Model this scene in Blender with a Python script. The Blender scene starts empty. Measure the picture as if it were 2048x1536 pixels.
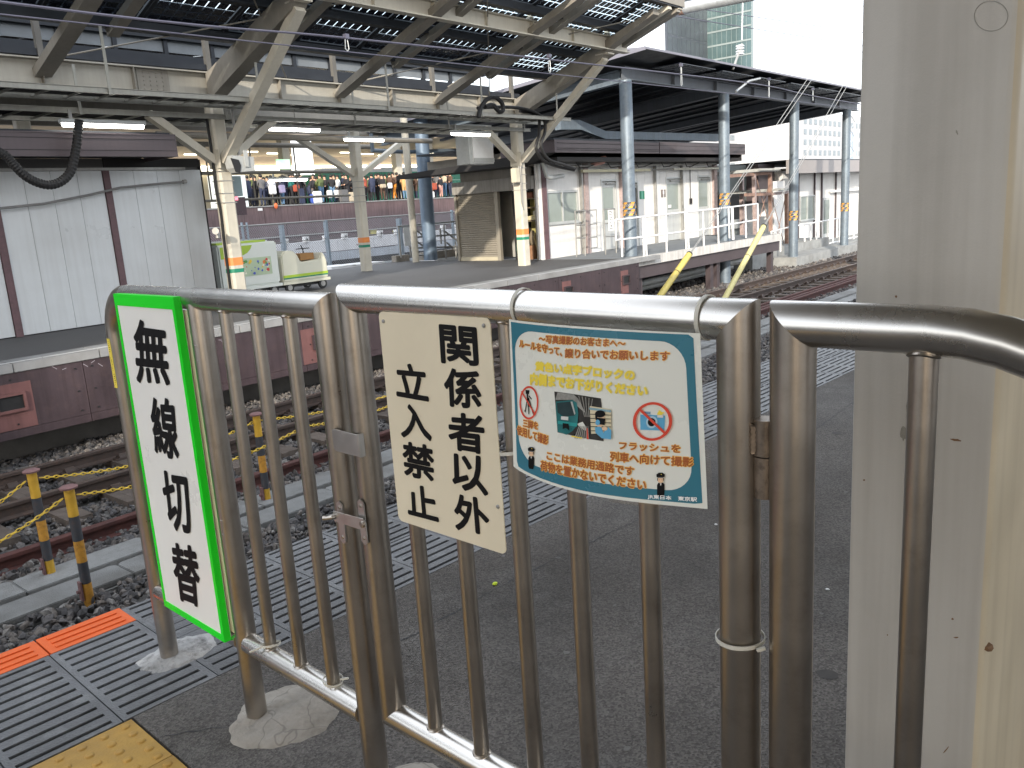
import bpy, bmesh, math, random
import numpy as np
from mathutils import Vector, Matrix, noise
random.seed(7); rng = np.random.default_rng(7)
SC = bpy.context.scene
COL = SC.collection
R = math.radians
# ------------------------------------------------------------------ camera
FPX, CX, CY, EYE = 1653.5, 1024.0, 768.0, 1.4      # focal length and centre in photo pixels, eye height
def _axes():
    a = np.array([2600-CX, CY-310, -FPX]); b = np.array([-780-CX, CY-530, -FPX])
    a /= np.linalg.norm(a); b -= a*(a@b); b /= np.linalg.norm(b)
    return np.array([a, b, np.cross(a, b)])
RM = _axes()
cam = bpy.data.cameras.new('camera'); co = bpy.data.objects.new('camera', cam); COL.objects.link(co)
cam.sensor_fit = 'HORIZONTAL'; cam.sensor_width = 36; cam.lens = 36*FPX/2048
cam.clip_start = 0.05; cam.clip_end = 3000
_m = Matrix([list(RM[i]) for i in range(3)]).to_4x4(); _m.translation = (0, 0, EYE)
co.matrix_world = _m
SC.camera = co
cam.dof.use_dof = False
# ------------------------------------------------------------------ light
SUN_EL, ANG = 19.0, R(2.95)
_h = np.array([-0.88, -0.475]); _h /= np.linalg.norm(_h)          # horizontal direction towards the sun, opposite-platform frame
SD = Vector((_h[0]*math.cos(ANG)-_h[1]*math.sin(ANG), _h[0]*math.sin(ANG)+_h[1]*math.cos(ANG), math.tan(R(SUN_EL)))).normalized()
w = bpy.data.worlds.new('World'); SC.world = w; w.use_nodes = True
nt = w.node_tree; nt.nodes.clear()
sky = nt.nodes.new('ShaderNodeTexSky'); sky.sky_type = 'NISHITA'; sky.sun_disc = False
sky.sun_elevation = R(SUN_EL); sky.sun_rotation = math.atan2(SD.x, SD.y)
sky.dust_density = 3.0; sky.air_density = 1.2; sky.ozone_density = 1.0
veil = nt.nodes.new('ShaderNodeRGB'); veil.outputs[0].default_value = (9.2, 9.6, 10.2, 1)   # thin bright cloud veil
mx = nt.nodes.new('ShaderNodeMix'); mx.data_type = 'RGBA'; mx.inputs[0].default_value = 0.72
nt.links.new(sky.outputs[0], mx.inputs[6]); nt.links.new(veil.outputs[0], mx.inputs[7])
bg = nt.nodes.new('ShaderNodeBackground'); bg.inputs[1].default_value = 0.115
out = nt.nodes.new('ShaderNodeOutputWorld')
nt.links.new(mx.outputs[2], bg.inputs[0]); nt.links.new(bg.outputs[0], out.inputs[0])
sl = bpy.data.lights.new('sun', 'SUN'); sl.energy = 2.5; sl.angle = R(0.6); sl.color = (1.0, 0.90, 0.76)
so = bpy.data.objects.new('sun', sl); COL.objects.link(so); so.rotation_euler = (-SD).to_track_quat('-Z', 'Y').to_euler(); so.location = (0, 0, 30)
SC.view_settings.view_transform = 'Standard'; SC.view_settings.look = 'None'
SC.view_settings.gamma = 1; SC.view_settings.exposure = 1.28
try: SC.view_settings.use_curve_mapping = False
except Exception: pass
SC.render.engine = 'CYCLES'
SC.cycles.max_bounces = 8; SC.cycles.diffuse_bounces = 4; SC.cycles.glossy_bounces = 4
SC.cycles.transparent_max_bounces = 12; SC.cycles.use_denoising = True
SC.cycles.sample_clamp_indirect = 6

# ------------------------------------------------------------------ frames
OY = 10.456; CA, SA = math.cos(ANG), math.sin(ANG)
def N(x, y, z): return (x, y, z)                                   # near platform frame
def W(u, v, z): return (u*CA - v*SA, OY + u*SA + v*CA, z)          # opposite platform frame: u along the tracks, v away from us
def ray(px, py): return RM @ np.array([(px-CX)/FPX, (CY-py)/FPX, -1.0])
def FV(px, py, v):
    d = ray(px, py); n = np.array([-SA, CA]); t = (v + n@np.array([0, OY]))/(n@d[:2]); p = d*t
    y = p[1]-OY; return (p[0]*CA + y*SA, v, p[2]+EYE)
def FU(px, py, u):
    d = ray(px, py); n = np.array([CA, SA]); t = (u + n@np.array([0, OY]))/(n@d[:2]); p = d*t
    y = p[1]-OY; return (u, -p[0]*SA + y*CA, p[2]+EYE)
def FZ(px, py, z):
    d = ray(px, py); p = d*((z-EYE)/d[2]); y = p[1]-OY
    return (p[0]*CA + y*SA, -p[0]*SA + y*CA, z)
def NX(px, py, x):
    d = ray(px, py); p = d*(x/d[0]); return (x, p[1], p[2]+EYE)
# ------------------------------------------------------------------ mesh builder
ORG = {}
class B:
    def __init__(s, f=N): s.f = f; s.V = []; s.F = []
    def add(s, vs, fs, raw=False):
        n = len(s.V); s.V += [tuple(v) if raw else s.f(*v) for v in vs]; s.F += [tuple(i+n for i in f) for f in fs]; return s
    def box(s, a0, a1, b0, b1, c0, c1):
        return s.add([(a, b, c) for c in (c0, c1) for b in (b0, b1) for a in (a0, a1)],
                     [(0,2,3,1),(4,5,7,6),(0,1,5,4),(2,6,7,3),(0,4,6,2),(1,3,7,5)])
    def beam(s, p, q, wd, h, up=(0,0,1)):
        p = Vector(p); q = Vector(q); d = (q-p).normalized(); sd = d.cross(Vector(up)).normalized(); u = sd.cross(d)
        vs = []
        for c in (p, q):
            for i, j in ((-1,-1),(1,-1),(1,1),(-1,1)): vs.append(c + sd*i*wd/2 + u*j*h/2)
        return s.add(vs, [(0,1,2,3)[::-1],(4,5,6,7),(0,1,5,4),(1,2,6,5),(2,3,7,6),(3,0,4,7)])
    def ibeam(s, p, q, wd, h, t=0.02, up=(0,0,1)):
        p = Vector(p); q = Vector(q); d = (q-p).normalized(); sd = d.cross(Vector(up)).normalized(); u = sd.cross(d)
        s.beam(p+u*(h/2-t/2), q+u*(h/2-t/2), wd, t, up); s.beam(p-u*(h/2-t/2), q-u*(h/2-t/2), wd, t, up)
        return s.beam(p, q, t, h-2*t-.002, up)
    def tube(s, path, r, n=10, pre=None, post=None, caps=True):
        P = [Vector(p) for p in path]; rings = []; ref = None; N0 = len(s.V)
        rr = r if isinstance(r, (list, tuple)) else [r]*len(P)
        for i, p in enumerate(P):
            a = (P[i]-P[i-1]).normalized() if i > 0 else (Vector(pre).normalized() if pre else None)
            b = (P[i+1]-P[i]).normalized() if i < len(P)-1 else (Vector(post).normalized() if post else None)
            if a is None: a = b
            if b is None: b = a
            t = (a+b); t = t.normalized() if t.length > 1e-6 else a
            sg_ = b if i < len(P)-1 else a                       # the segment whose round section is cut by the mitre plane
            if ref is None: ref = (sg_.cross(Vector((0,0,1))) if abs(sg_.z) < .9 else sg_.cross(Vector((0,1,0)))).normalized()
            elif i < len(P)-1: ref = a.rotation_difference(b) @ ref
            ref = (ref - sg_*ref.dot(sg_)).normalized(); sd = sg_.cross(ref); st_ = max(.35, sg_.dot(t)); ring = []
            for j in range(n):
                an = 2*math.pi*j/n; o = ref*math.cos(an)*rr[i] + sd*math.sin(an)*rr[i]
                ring.append(p + o - sg_*(o.dot(t)/st_))
            rings.append(ring)
        vs = [v for g in rings for v in g]; fs = []
        for i in range(len(rings)-1):
            for j in range(n): fs.append((i*n+j, i*n+(j+1)%n, (i+1)*n+(j+1)%n, (i+1)*n+j))
        if caps: fs.append(tuple(range(n))[::-1]); fs.append(tuple(range((len(rings)-1)*n, len(rings)*n)))
        return s.add(vs, fs)
    def cyl(s, p, q, r, n=12): return s.tube([p, q], r, n)
    def poly(s, pts): return s.add(pts, [tuple(range(len(pts)))])
    def prism(s, pts, off):
        n = len(pts); q = [tuple(Vector(p)+Vector(off)) for p in pts]
        return s.add(list(pts)+q, [tuple(range(n))[::-1], tuple(range(n, 2*n))] + [(i, (i+1) % n, n+(i+1) % n, n+i) for i in range(n)])
    def ball(s, c, rx, ry, rz, n=8, m=6):
        vs = [(c[0], c[1], c[2]+rz)]; fs = []
        for i in range(1, m):
            th = math.pi*i/m
            for j in range(n):
                ph = 2*math.pi*j/n; vs.append((c[0]+rx*math.sin(th)*math.cos(ph), c[1]+ry*math.sin(th)*math.sin(ph), c[2]+rz*math.cos(th)))
        vs.append((c[0], c[1], c[2]-rz)); L = len(vs)-1
        for j in range(n):
            fs.append((0, 1+j, 1+(j+1) % n)); fs.append((L, L-n+(j+1) % n, L-n+j))
            for i in range(m-2): a = 1+i*n; fs.append((a+j, a+n+j, a+n+(j+1) % n, a+(j+1) % n))
        return s.add(vs, fs)
    def build(s, name, mat, parent=None, smooth=False, base=None, bevel=0, loc=None):
        me = bpy.data.meshes.new(name)
        V = np.array(s.V, float)
        if parent is not None: og = ORG[parent]
        else:
            og = Vector(base) if base is not None else Vector((float((V[:,0].min()+V[:,0].max())/2), float((V[:,1].min()+V[:,1].max())/2), float(V[:,2].min())))
        me.from_pydata([tuple(v) for v in (V-np.array(og))], [], s.F); me.validate(clean_customdata=False)
        bm = bmesh.new(); bm.from_mesh(me); bmesh.ops.recalc_face_normals(bm, faces=bm.faces)
        if bevel: bmesh.ops.bevel(bm, geom=[e for e in bm.edges if e.is_manifold and e.calc_face_angle(0) > .6], offset=bevel, segments=2, affect='EDGES', clamp_overlap=True)
        bm.to_mesh(me); bm.free()
        if smooth:
            me.shade_smooth(); me.set_sharp_from_angle(angle=R(40))
        o = bpy.data.objects.new(name, me); COL.objects.link(o)
        for m in (mat if isinstance(mat, (list, tuple)) else [mat]): me.materials.append(m)
        if parent is not None: o.parent = parent; ORG[o] = ORG[parent]
        else: o.location = og; ORG[o] = og
        return o
def tag(o, label=None, cat=None, group=None, kind=None):
    if label: o['label'] = label
    if cat: o['category'] = cat
    if group: o['group'] = group
    if kind: o['kind'] = kind
    return o
def thing(name, label, cat, loc, group=None):
    o = bpy.data.objects.new(name, None); COL.objects.link(o); o.location = loc; o.empty_display_size = .2
    ORG[o] = Vector(loc); return tag(o, label, cat, group)
def copy_tree(o, delta, label=None, parent=None):
    c = o.copy(); COL.objects.link(c)
    if parent is None: c.location = Vector(o.location) + Vector(delta); ORG[c] = c.location.copy()
    else: c.parent = parent; ORG[c] = ORG[parent]
    if label: c['label'] = label
    for ch in list(o.children): copy_tree(ch, delta, None, c)
    return c
# ------------------------------------------------------------------ materials
MT = {}
def pm(name, col, rough=.6, metal=0., var=.15, scale=3., bump=0., bscale=40., streak=0., tint=None, dirt=0., spec=.5, rvar=.1, orand=0., crack=0.):
    if name in MT: return MT[name]
    m = bpy.data.materials.new(name); m.use_nodes = True; t = m.node_tree; L = t.links
    p = t.nodes['Principled BSDF']; p.inputs['Metallic'].default_value = metal
    p.inputs['Specular IOR Level'].default_value = spec
    tc = t.nodes.new('ShaderNodeTexCoord')
    ns = t.nodes.new('ShaderNodeTexNoise'); ns.inputs['Scale'].default_value = scale; ns.inputs['Detail'].default_value = 7; ns.inputs['Roughness'].default_value = .62
    L.new(tc.outputs['Object'], ns.inputs['Vector'])
    def ramp(src, lo, hi, a, b):
        r_ = t.nodes.new('ShaderNodeMapRange'); r_.inputs[1].default_value = lo; r_.inputs[2].default_value = hi
        r_.inputs[3].default_value = a; r_.inputs[4].default_value = b; L.new(src, r_.inputs[0]); return r_.outputs[0]
    v = ramp(ns.outputs['Fac'], .3, .7, 1-var, 1+var)
    hs = t.nodes.new('ShaderNodeHueSaturation'); hs.inputs['Color'].default_value = (*col, 1); L.new(v, hs.inputs['Value'])
    oi = t.nodes.new('ShaderNodeObjectInfo')
    cur = hs.outputs[0]
    if orand:
        r2 = t.nodes.new('ShaderNodeMapRange'); r2.inputs[3].default_value = 1-orand; r2.inputs[4].default_value = 1+orand; L.new(oi.outputs['Random'], r2.inputs[0])
        h2 = t.nodes.new('ShaderNodeHueSaturation'); L.new(r2.outputs[0], h2.inputs['Value']); L.new(cur, h2.inputs['Color']); cur = h2.outputs[0]
    if crack:
        nw = t.nodes.new('ShaderNodeTexNoise'); nw.inputs['Scale'].default_value = 9; L.new(tc.outputs['Object'], nw.inputs['Vector'])
        va = t.nodes.new('ShaderNodeVectorMath'); va.operation = 'MULTIPLY_ADD'; va.inputs[1].default_value = (.12, .12, .12); L.new(nw.outputs['Color'], va.inputs[0]); L.new(tc.outputs['Object'], va.inputs[2])
        vc = t.nodes.new('ShaderNodeTexVoronoi'); vc.feature = 'DISTANCE_TO_EDGE'; vc.inputs['Scale'].default_value = crack; L.new(va.outputs[0], vc.inputs['Vector'])
        mc = t.nodes.new('ShaderNodeMix'); mc.data_type = 'RGBA'; L.new(ramp(vc.outputs['Distance'], .002, .012, .38, 0), mc.inputs[0]); L.new(cur, mc.inputs[6]); mc.inputs[7].default_value = (.05, .045, .04, 1); cur = mc.outputs[2]
    if tint:
        mt = t.nodes.new('ShaderNodeMix'); mt.data_type = 'RGBA'; n2 = t.nodes.new('ShaderNodeTexNoise'); n2.inputs['Scale'].default_value = scale*2.7; n2.inputs['Detail'].default_value = 9; n2.inputs['Roughness'].default_value = .7
        L.new(tc.outputs['Object'], n2.inputs['Vector'])
        L.new(ramp(n2.outputs['Fac'], .5, .72, 0, tint[3]), mt.inputs[0]); L.new(cur, mt.inputs[6]); mt.inputs[7].default_value = (*tint[:3], 1); cur = mt.outputs[2]
    if streak:
        mp = t.nodes.new('ShaderNodeMapping'); mp.inputs['Scale'].default_value = (9, 9, .35); L.new(tc.outputs['Object'], mp.inputs[0])
        n3 = t.nodes.new('ShaderNodeTexNoise'); n3.inputs['Scale'].default_value = 2.2; n3.inputs['Detail'].default_value = 8; L.new(mp.outputs[0], n3.inputs['Vector'])
        ms = t.nodes.new('ShaderNodeMix'); ms.data_type = 'RGBA'; ms.blend_type = 'MULTIPLY'; L.new(ramp(n3.outputs['Fac'], .42, .68, 0, streak), ms.inputs[0])
        L.new(cur, ms.inputs[6]); ms.inputs[7].default_value = (.42, .38, .34, 1); cur = ms.outputs[2]
    if dirt:
        n4 = t.nodes.new('ShaderNodeTexNoise'); n4.inputs['Scale'].default_value = scale*.45; n4.inputs['Detail'].default_value = 6; L.new(tc.outputs['Object'], n4.inputs['Vector'])
        md = t.nodes.new('ShaderNodeMix'); md.data_type = 'RGBA'; md.blend_type = 'MULTIPLY'; L.new(ramp(n4.outputs['Fac'], .45, .7, 0, dirt), md.inputs[0])
        L.new(cur, md.inputs[6]); md.inputs[7].default_value = (.5, .46, .42, 1); cur = md.outputs[2]
    L.new(cur, p.inputs['Base Color'])
    L.new(ramp(ns.outputs['Fac'], .3, .7, max(.03, rough-rvar), min(1, rough+rvar)), p.inputs['Roughness'])
    if bump:
        nb = t.nodes.new('ShaderNodeTexNoise'); nb.inputs['Scale'].default_value = bscale; nb.inputs['Detail'].default_value = 6; L.new(tc.outputs['Object'], nb.inputs['Vector'])
        bp = t.nodes.new('ShaderNodeBump'); bp.inputs['Strength'].default_value = bump; bp.inputs['Distance'].default_value = .01
        L.new(nb.outputs['Fac'], bp.inputs['Height']); L.new(bp.outputs[0], p.inputs['Normal'])
    MT[name] = m; return m
def emit(name, col, s):
    m = bpy.data.materials.new(name); m.use_nodes = True; p = m.node_tree.nodes['Principled BSDF']
    p.inputs['Base Color'].default_value = (.8, .8, .8, 1); p.inputs['Emission Color'].default_value = (*col, 1); p.inputs['Emission Strength'].default_value = s
    MT[name] = m; return m
steel = pm('brushed_steel', (.455,.415,.37), .32, 1, .08, 7, tint=(.22,.165,.12,.30), rvar=.05)
steel_r = pm('steel_rail', (.60,.58,.55), .27, 1, .06, 7, tint=(.48,.45,.40,.12), rvar=.03)
steel_b = pm('steel_bright', (.66,.65,.63), .34, 1, .08, 20, rvar=.06)
asphalt = pm('asphalt', (.094,.087,.082), .8, 0, .40, 1.2, spec=.3, tint=(.15,.145,.14,.6), dirt=.65)
tileg = pm('tile_grey', (.125,.130,.140), .5, 0, .35, 2.6, bump=.5, bscale=120, tint=(.27,.28,.29,.7), dirt=.5, orand=.16)
groove = pm('tile_groove', (.035,.037,.042), .8, 0, .3, 6)
orange = pm('tile_orange', (.72,.125,.022), .55, 0, .08, 9, bump=.2, bscale=90, dirt=.25)
tact = pm('tile_yellow', (.46,.27,.055), .55, 0, .2, 7, bump=.25, bscale=120, dirt=.75)
conc = pm('concrete', (.30,.31,.31), .85, 0, .16, 4, bump=.5, bscale=90, dirt=.4)
mort = pm('mortar', (.34,.315,.28), .9, 0, .25, 9, bump=1., bscale=34, dirt=.6, tint=(.2,.185,.165,.6), crack=5)
mortw = pm('mortar_white', (.40,.40,.40), .9, 0, .45, 7, bump=1., bscale=50, tint=(.11,.108,.105,1.), dirt=.6)
rail_m = pm('rail_rust', (.06,.044,.038), .6, .2, .2, 6, tint=(.17,.09,.06,.4), bump=.2)
railtop = pm('rail_head', (.16,.12,.10), .42, .6, .15, 8)
redrail = pm('rail_red', (.075,.028,.025), .7, .1, .3, 5, tint=(.13,.045,.035,.6), bump=.3)
sleep = pm('sleeper_wood', (.10,.08,.068), .85, 0, .3, 5, bump=.6, bscale=40, tint=(.18,.16,.14,.4), orand=.2)
skirt = pm('skirt_plum', (.050,.034,.040), .55, .1, .2, 2.2, streak=.35, orand=.1, bump=.1, tint=(.10,.062,.06,.35))
pink = pm('skirt_pink', (.15,.068,.066), .65, 0, .15, 5, streak=.25)
cream = pm('paint_cream', (.56,.53,.45), .5, 0, .07, 4, streak=.10, bump=.05)
creamd = pm('paint_cream_grimy', (.24,.225,.195), .55, 0, .12, 3, streak=.15, dirt=.4)
panelw = pm('panel_white', (.58,.61,.63), .34, .1, .06, 1.1, streak=.10, dirt=.4, orand=.035)
facw = pm('facade_white', (.74,.74,.73), .42, 0, .05, 2.3, streak=.08, dirt=.15)
maroon = pm('maroon_post', (.13,.075,.085), .6, 0, .2, 7, streak=.2, tint=(.06,.04,.04,.5))
pinkpost = pm('pink_post', (.40,.32,.31), .6, 0, .2, 7, streak=.3, tint=(.16,.11,.11,.5))
brownf = pm('fascia_brown', (.095,.076,.082), .45, .3, .10, 2.5, streak=.08)
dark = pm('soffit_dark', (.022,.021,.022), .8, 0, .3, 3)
black = pm('rubber_black', (.012,.012,.013), .55, 0, .25, 9)
roofm = pm('roof_deck', (.028,.032,.04), .5, .4, .2, 4)
solar = pm('solar_cell', (.010,.013,.024), .25, .1, .3, 9)
galv = pm('galvanised_blue', (.17,.215,.265), .5, .35, .16, 5, streak=.2, tint=(.28,.32,.34,.5), dirt=.3)
galvw = pm('galvanised_pale', (.45,.48,.50), .45, .4, .12, 5, streak=.2)
purple = pm('roof_lilac', (.20,.20,.24), .5, .2, .1, 3)
whitep = pm('paint_white', (.76,.77,.78), .45, 0, .06, 5, dirt=.15)
graym = pm('grey_metal', (.33,.33,.32), .45, .4, .15, 6, streak=.2)
greyp = pm('grey_box', (.42,.44,.44), .5, .1, .12, 6, dirt=.3)
rusto = pm('rust_orange', (.30,.19,.15), .8, .1, .3, 5, tint=(.34,.26,.24,.8), bump=.3)
yellow = pm('paint_yellow', (.62,.37,.04), .5, 0, .18, 8, dirt=.5)
yellowp = pm('guard_yellow', (.52,.42,.10), .5, 0, .12, 5, streak=.2, dirt=.2)
orangey = pm('pole_orange', (.50,.25,.035), .55, 0, .25, 12, tint=(.2,.075,.035,.75))
poleblk = pm('pole_black', (.045,.05,.06), .6, 0, .25, 9, tint=(.12,.06,.04,.4))
rustc = pm('rust_cap', (.18,.10,.10), .75, .2, .3, 20, bump=.4)
glassg = pm('frosted_glass', (.24,.28,.26), .18, 0, .1, 1.5, spec=.8)
shutm = pm('shutter_beige', (.27,.245,.20), .5, .2, .08, 3, streak=.08)
jorange = pm('band_orange', (.72,.25,.07), .5, 0, .06, 6); jgreen = pm('band_green', (.015,.22,.13), .5, 0, .06, 6)
lampm = emit('lamp_glow', (1, .96, .88), 9.0)
signw = pm('sign_white', (.84,.85,.83), .35, 0, .03, 3); signg = pm('sign_green', (.004,.80,.015), .4, 0, .04, 3)
signc = pm('sign_cream', (.78,.71,.55), .42, 0, .04, 6, dirt=.10); ink = pm('ink_black', (.008,.008,.009), .55, 0, .1, 6, spec=.15)
tie = pm('nylon_tie', (.62,.61,.55), .5, 0, .08, 9)
leaf = pm('leaf_green', (.06,.13,.03), .6, 0, .3, 20)
# ================================================================== THE SETTING
def plain(name, b, m, **k): return tag(b.build(name, m, **k), kind='structure')
g = B(); g.poly([(-700,-700,-1.36),(900,-700,-1.36),(900,900,-1.36),(-700,900,-1.36)])
gm = pm('gravel_ground', (.14,.135,.13), .9, 0, .3, 5, bump=1., bscale=18)
plain('ground', g, gm)
# asphalt with stones and cracks
def asphalt_nodes(m):
    t = m.node_tree; L = t.links; p = t.nodes['Principled BSDF']
    tc = t.nodes.new('ShaderNodeTexCoord')
    vo = t.nodes.new('ShaderNodeTexVoronoi'); vo.inputs['Scale'].default_value = 170; L.new(tc.outputs['Object'], vo.inputs['Vector'])
    no = t.nodes.new('ShaderNodeTexNoise'); no.inputs['Scale'].default_value = 1.3; no.inputs['Detail'].default_value = 8; L.new(tc.outputs['Object'], no.inputs['Vector'])
    mr = t.nodes.new('ShaderNodeMapRange'); mr.inputs[1].default_value = .35; mr.inputs[2].default_value = .65; mr.inputs[3].default_value = .35; mr.inputs[4].default_value = 1.; L.new(no.outputs['Fac'], mr.inputs[0])
    mu = t.nodes.new('ShaderNodeMath'); mu.operation = 'MULTIPLY'; L.new(vo.outputs['Distance'], mu.inputs[0]); L.new(mr.outputs[0], mu.inputs[1])
    bp = t.nodes.new('ShaderNodeBump'); bp.inputs['Strength'].default_value = 1.; bp.inputs['Distance'].default_value = .006; L.new(mu.outputs[0], bp.inputs['Height']); L.new(bp.outputs[0], p.inputs['Normal'])
    src = p.inputs['Base Color'].links[0].from_socket
    sp = t.nodes.new('ShaderNodeMapRange'); sp.inputs[1].default_value = .0; sp.inputs[2].default_value = 1.; sp.inputs[3].default_value = .55; sp.inputs[4].default_value = 1.75
    cn = t.nodes.new('ShaderNodeSeparateColor'); L.new(vo.outputs['Color'], cn.inputs[0]); L.new(cn.outputs[0], sp.inputs[0])
    mm = t.nodes.new('ShaderNodeMix'); mm.data_type = 'RGBA'; mm.blend_type = 'MULTIPLY'; mm.inputs[0].default_value = .75; L.new(src, mm.inputs[6]); L.new(sp.outputs[0], mm.inputs[7]); L.new(mm.outputs[2], p.inputs['Base Color'])
asphalt_nodes(asphalt)
asph2 = pm('asphalt_far', (.085,.085,.088), .72, 0, .2, .8, bump=.5, bscale=60, streak=0, dirt=.3)
g = B(); g.box(.782, 60, -6, 2.366, -1.36, 0); g.box(-8, .782, -6, 1.50, -1.36, 0); g.box(-8, .782, 1.5, 3.15, -1.36, -.034); g.box(.782, 60, 2.366, 3.125, -1.36, -.034)
plat = plain('near_platform', g, asphalt)
# cracks: thin sunken seams as dark strips with their own ragged path
def crack(pts, wd=.004):
    b = B(); P = []
    for i in range(len(pts)-1):
        a = Vector(pts[i]); c = Vector(pts[i+1]); n = max(2, int((c-a).length/.03))
        for k in range(n): P.append(a.lerp(c, k/n) + Vector((random.uniform(-.006,.006), random.uniform(-.006,.006))))
    P.append(Vector(pts[-1]))
    for i in range(len(P)-1):
        d = (P[i+1]-P[i]).normalized(); s = Vector((-d.y, d.x))*wd*random.uniform(.3, 1)
        b.poly([(*(P[i]-s), .0015), (*(P[i+1]-s), .0015), (*(P[i+1]+s), .0015), (*(P[i]+s), .0015)])
    return b.build('crack', groove, plat)
crack([(1.3,2.05),(2.1,2.06),(3.0,2.0),(4.1,1.9),(5.4,2.0),(7.,2.0)], .003); crack([(4.2,2.05),(4.5,2.2),(4.7,2.36)], .003)
crack([(.80,2.2),(1.05,2.0),(1.3,2.05)], .002)
stn_d = pm('stain_dark', (.062,.057,.054), .85, 0, .3, 30); stn_l = pm('stain_light', (.135,.13,.125), .8, 0, .3, 30)
for i in range(60):
    cx, cy = random.uniform(1.1, 6.5), random.uniform(.1, 2.3); r0 = random.choice((.008, .012, .02, .035)); b = B()
    b.poly([(cx+r0*random.uniform(.5, 1.2)*math.cos(6.283*k/11), cy+r0*random.uniform(.5, 1.2)*math.sin(6.283*k/11), .0009+i*.00001) for k in range(11)]); b.build('stain', stn_l if r0 < .03 and i % 3 else stn_d, plat)
# tiles --------------------------------------------------------------
def groove_tile(wx, wy, n, dep=.009):
    b = B(); b.box(.002, wx-.002, .002, wy-.002, -.032, -dep)
    e = .022; b.box(.002, e, .002, wy-.002, -dep, 0); b.box(wx-e, wx-.002, .002, wy-.002, -dep, 0)
    p = (wy-.004)/n
    for i in range(n+1):
        c0 = .002 + i*p - p*.34; c1 = .002 + i*p + p*.34
        b.box(e, wx-e, max(.002, c0), min(wy-.002, c1), -dep, 0)
    return b
def place(mesh_o, x, y, z=0, jit=.0015, mat=None):
    c = mesh_o.copy(); COL.objects.link(c); c.parent = plat; c.location = Vector((x, y, z+random.uniform(-jit, 0))) - ORG[plat]; ORG[c] = ORG[plat]; return c
def proto(b, name, m):
    me = b.build(name, m, base=(0,0,0)); return me
pt = proto(groove_tile(.3, .612, 11), 'paving_tile', tileg); first = True
for i in range(-9, 2):
    place(pt, .755+.3*i, 2.369)
pt2 = proto(groove_tile(.3, .376, 7), 'paving_tile', tileg)
for i in range(0, 110):
    for k in range(2): 
        if i == 0: continue
        place(pt2, 1.055-.3+.3*i+ (0.004 if i==0 else 0), 2.369+.379*k)
bpy.data.objects.remove(pt); bpy.data.objects.remove(pt2)
b = B(); b.box(.003, .297, .002, .158, -.032, -.001)
for k in range(3): b.box(.03, .27, .03+.042*k, .048+.042*k, -.001, .004)
po = proto(b, 'orange_edge_tile', orange)
for i in range(-9, 1): place(po, .761+.3*i, 2.985)
bpy.data.objects.remove(po)
b = B(); b.box(.002, .298, .002, .266, -.034, 0)
for i in range(5):
    for j in range(5):
        cx, cy = .03+.06*i, .028+.0525*j
        b.tube([(cx, cy, 0), (cx, cy, .005), (cx, cy, .0065)], [.0135, .0105, .006], 12)
pty = proto(b, 'tactile_tile', tact)
for i in range(-9, 1):
    for j in (0, 1, 2): place(pty, .477+.302*i, 2.098-.269*j, jit=.002)
bpy.data.objects.remove(pty)
# orange/near border is done; opposite side ---------------------------------------------------
g = B(W); g.box(-30, 16.6, .42, 8.4, -.3, -.003); g.box(-30, 16.6, .75, 8.4, -1.36, -.3)
oplat = plain('opposite_platform', g, asph2)
cs = None
cop = pm('coping_grey', (.25,.255,.26), .8, 0, .16, 3, bump=.3, dirt=.35)
for i in range(-3, 18):
    b = B(W); b.box(i*.98-.04, i*.98+.932, -.03, .418, -.1, .004+random.uniform(-.002,.002)); b.build('coping_slab', cop, oplat, bevel=.006)
ed = pm('edge_strip', (.42,.43,.44), .6, 0, .1, 4)
for i in range(-1, 9):
    b = B(W); b.box(i*1.93-.6, min(16.6, i*1.93+1.315), .05, .09, .006, .012); b.build('edge_strip', ed, oplat)
# skirt panels with bolts and pink patches
sk = thing('platform_skirt', 'plum painted steel skirt panels along the opposite platform edge', 'platform wall', W(6, 0, -.85))
boxes = [FV(18, 808, 0)[0], FV(405, 740, 0)[0], FV(640, 690, 0)[0], FV(640, 690, 0)[0]+2.35, FV(1135, 583, 0)[0], FV(1250, 558, 0)[0]]
xs = [-1.2+1.62*i for i in range(11)]+[16.6]
for a, c in zip(xs[:-1], xs[1:]):
    b = B(W); b.box(a+.004, c-.004, -.012, .004, -.76, -.104); b.box(a+.004, c-.004, -.01, .06, -.86, -.764); b.build('skirt_panel', skirt, sk)
    b = B(W)
    for uu in (a+.1, a+.8, c-.1):
        for zz in (-.18, -.46, -.7): b.cyl((uu, -.022, zz), (uu, -.01, zz), .012, 6)
    o = tag(b.build('bolts', black, sk), kind='stuff')
for k, u in enumerate(boxes):
    b = B(W); wl, wr = (.34, .20) if 0 < k < 4 else ((.38, .26) if k == 0 else (.2, .12))
    b.box(u-wl, u+wr, -.0155, -.0125, -.755, -.22); b.build('pink_patch', pink, sk)
    b = B(W); z0, z1 = -.52, -.36; u0, u1 = u-.12, u+.15
    b.box(u0-.03, u1+.03, -.05, -.016, z1, z1+.03); b.box(u0-.03, u1+.03, -.05, -.016, z0-.03, z0); b.box(u0-.03, u0, -.05, -.016, z0, z1); b.box(u1, u1+.03, -.05, -.016, z0, z1)
    f = b.build('inspection_frame', pink if k == 0 else skirt, sk); b = B(W); b.box(u0, u1, -.024, -.017, z0, z1); b.build('inspection_slot', black, f)
b = B(W); b.box(-4, 16.5, .62, .7, -1.3, -.3); plain('platform_foundation', b, pm('foundation', (.10,.095,.09), .9, 0, .3, 3))
b = B(W)
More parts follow.
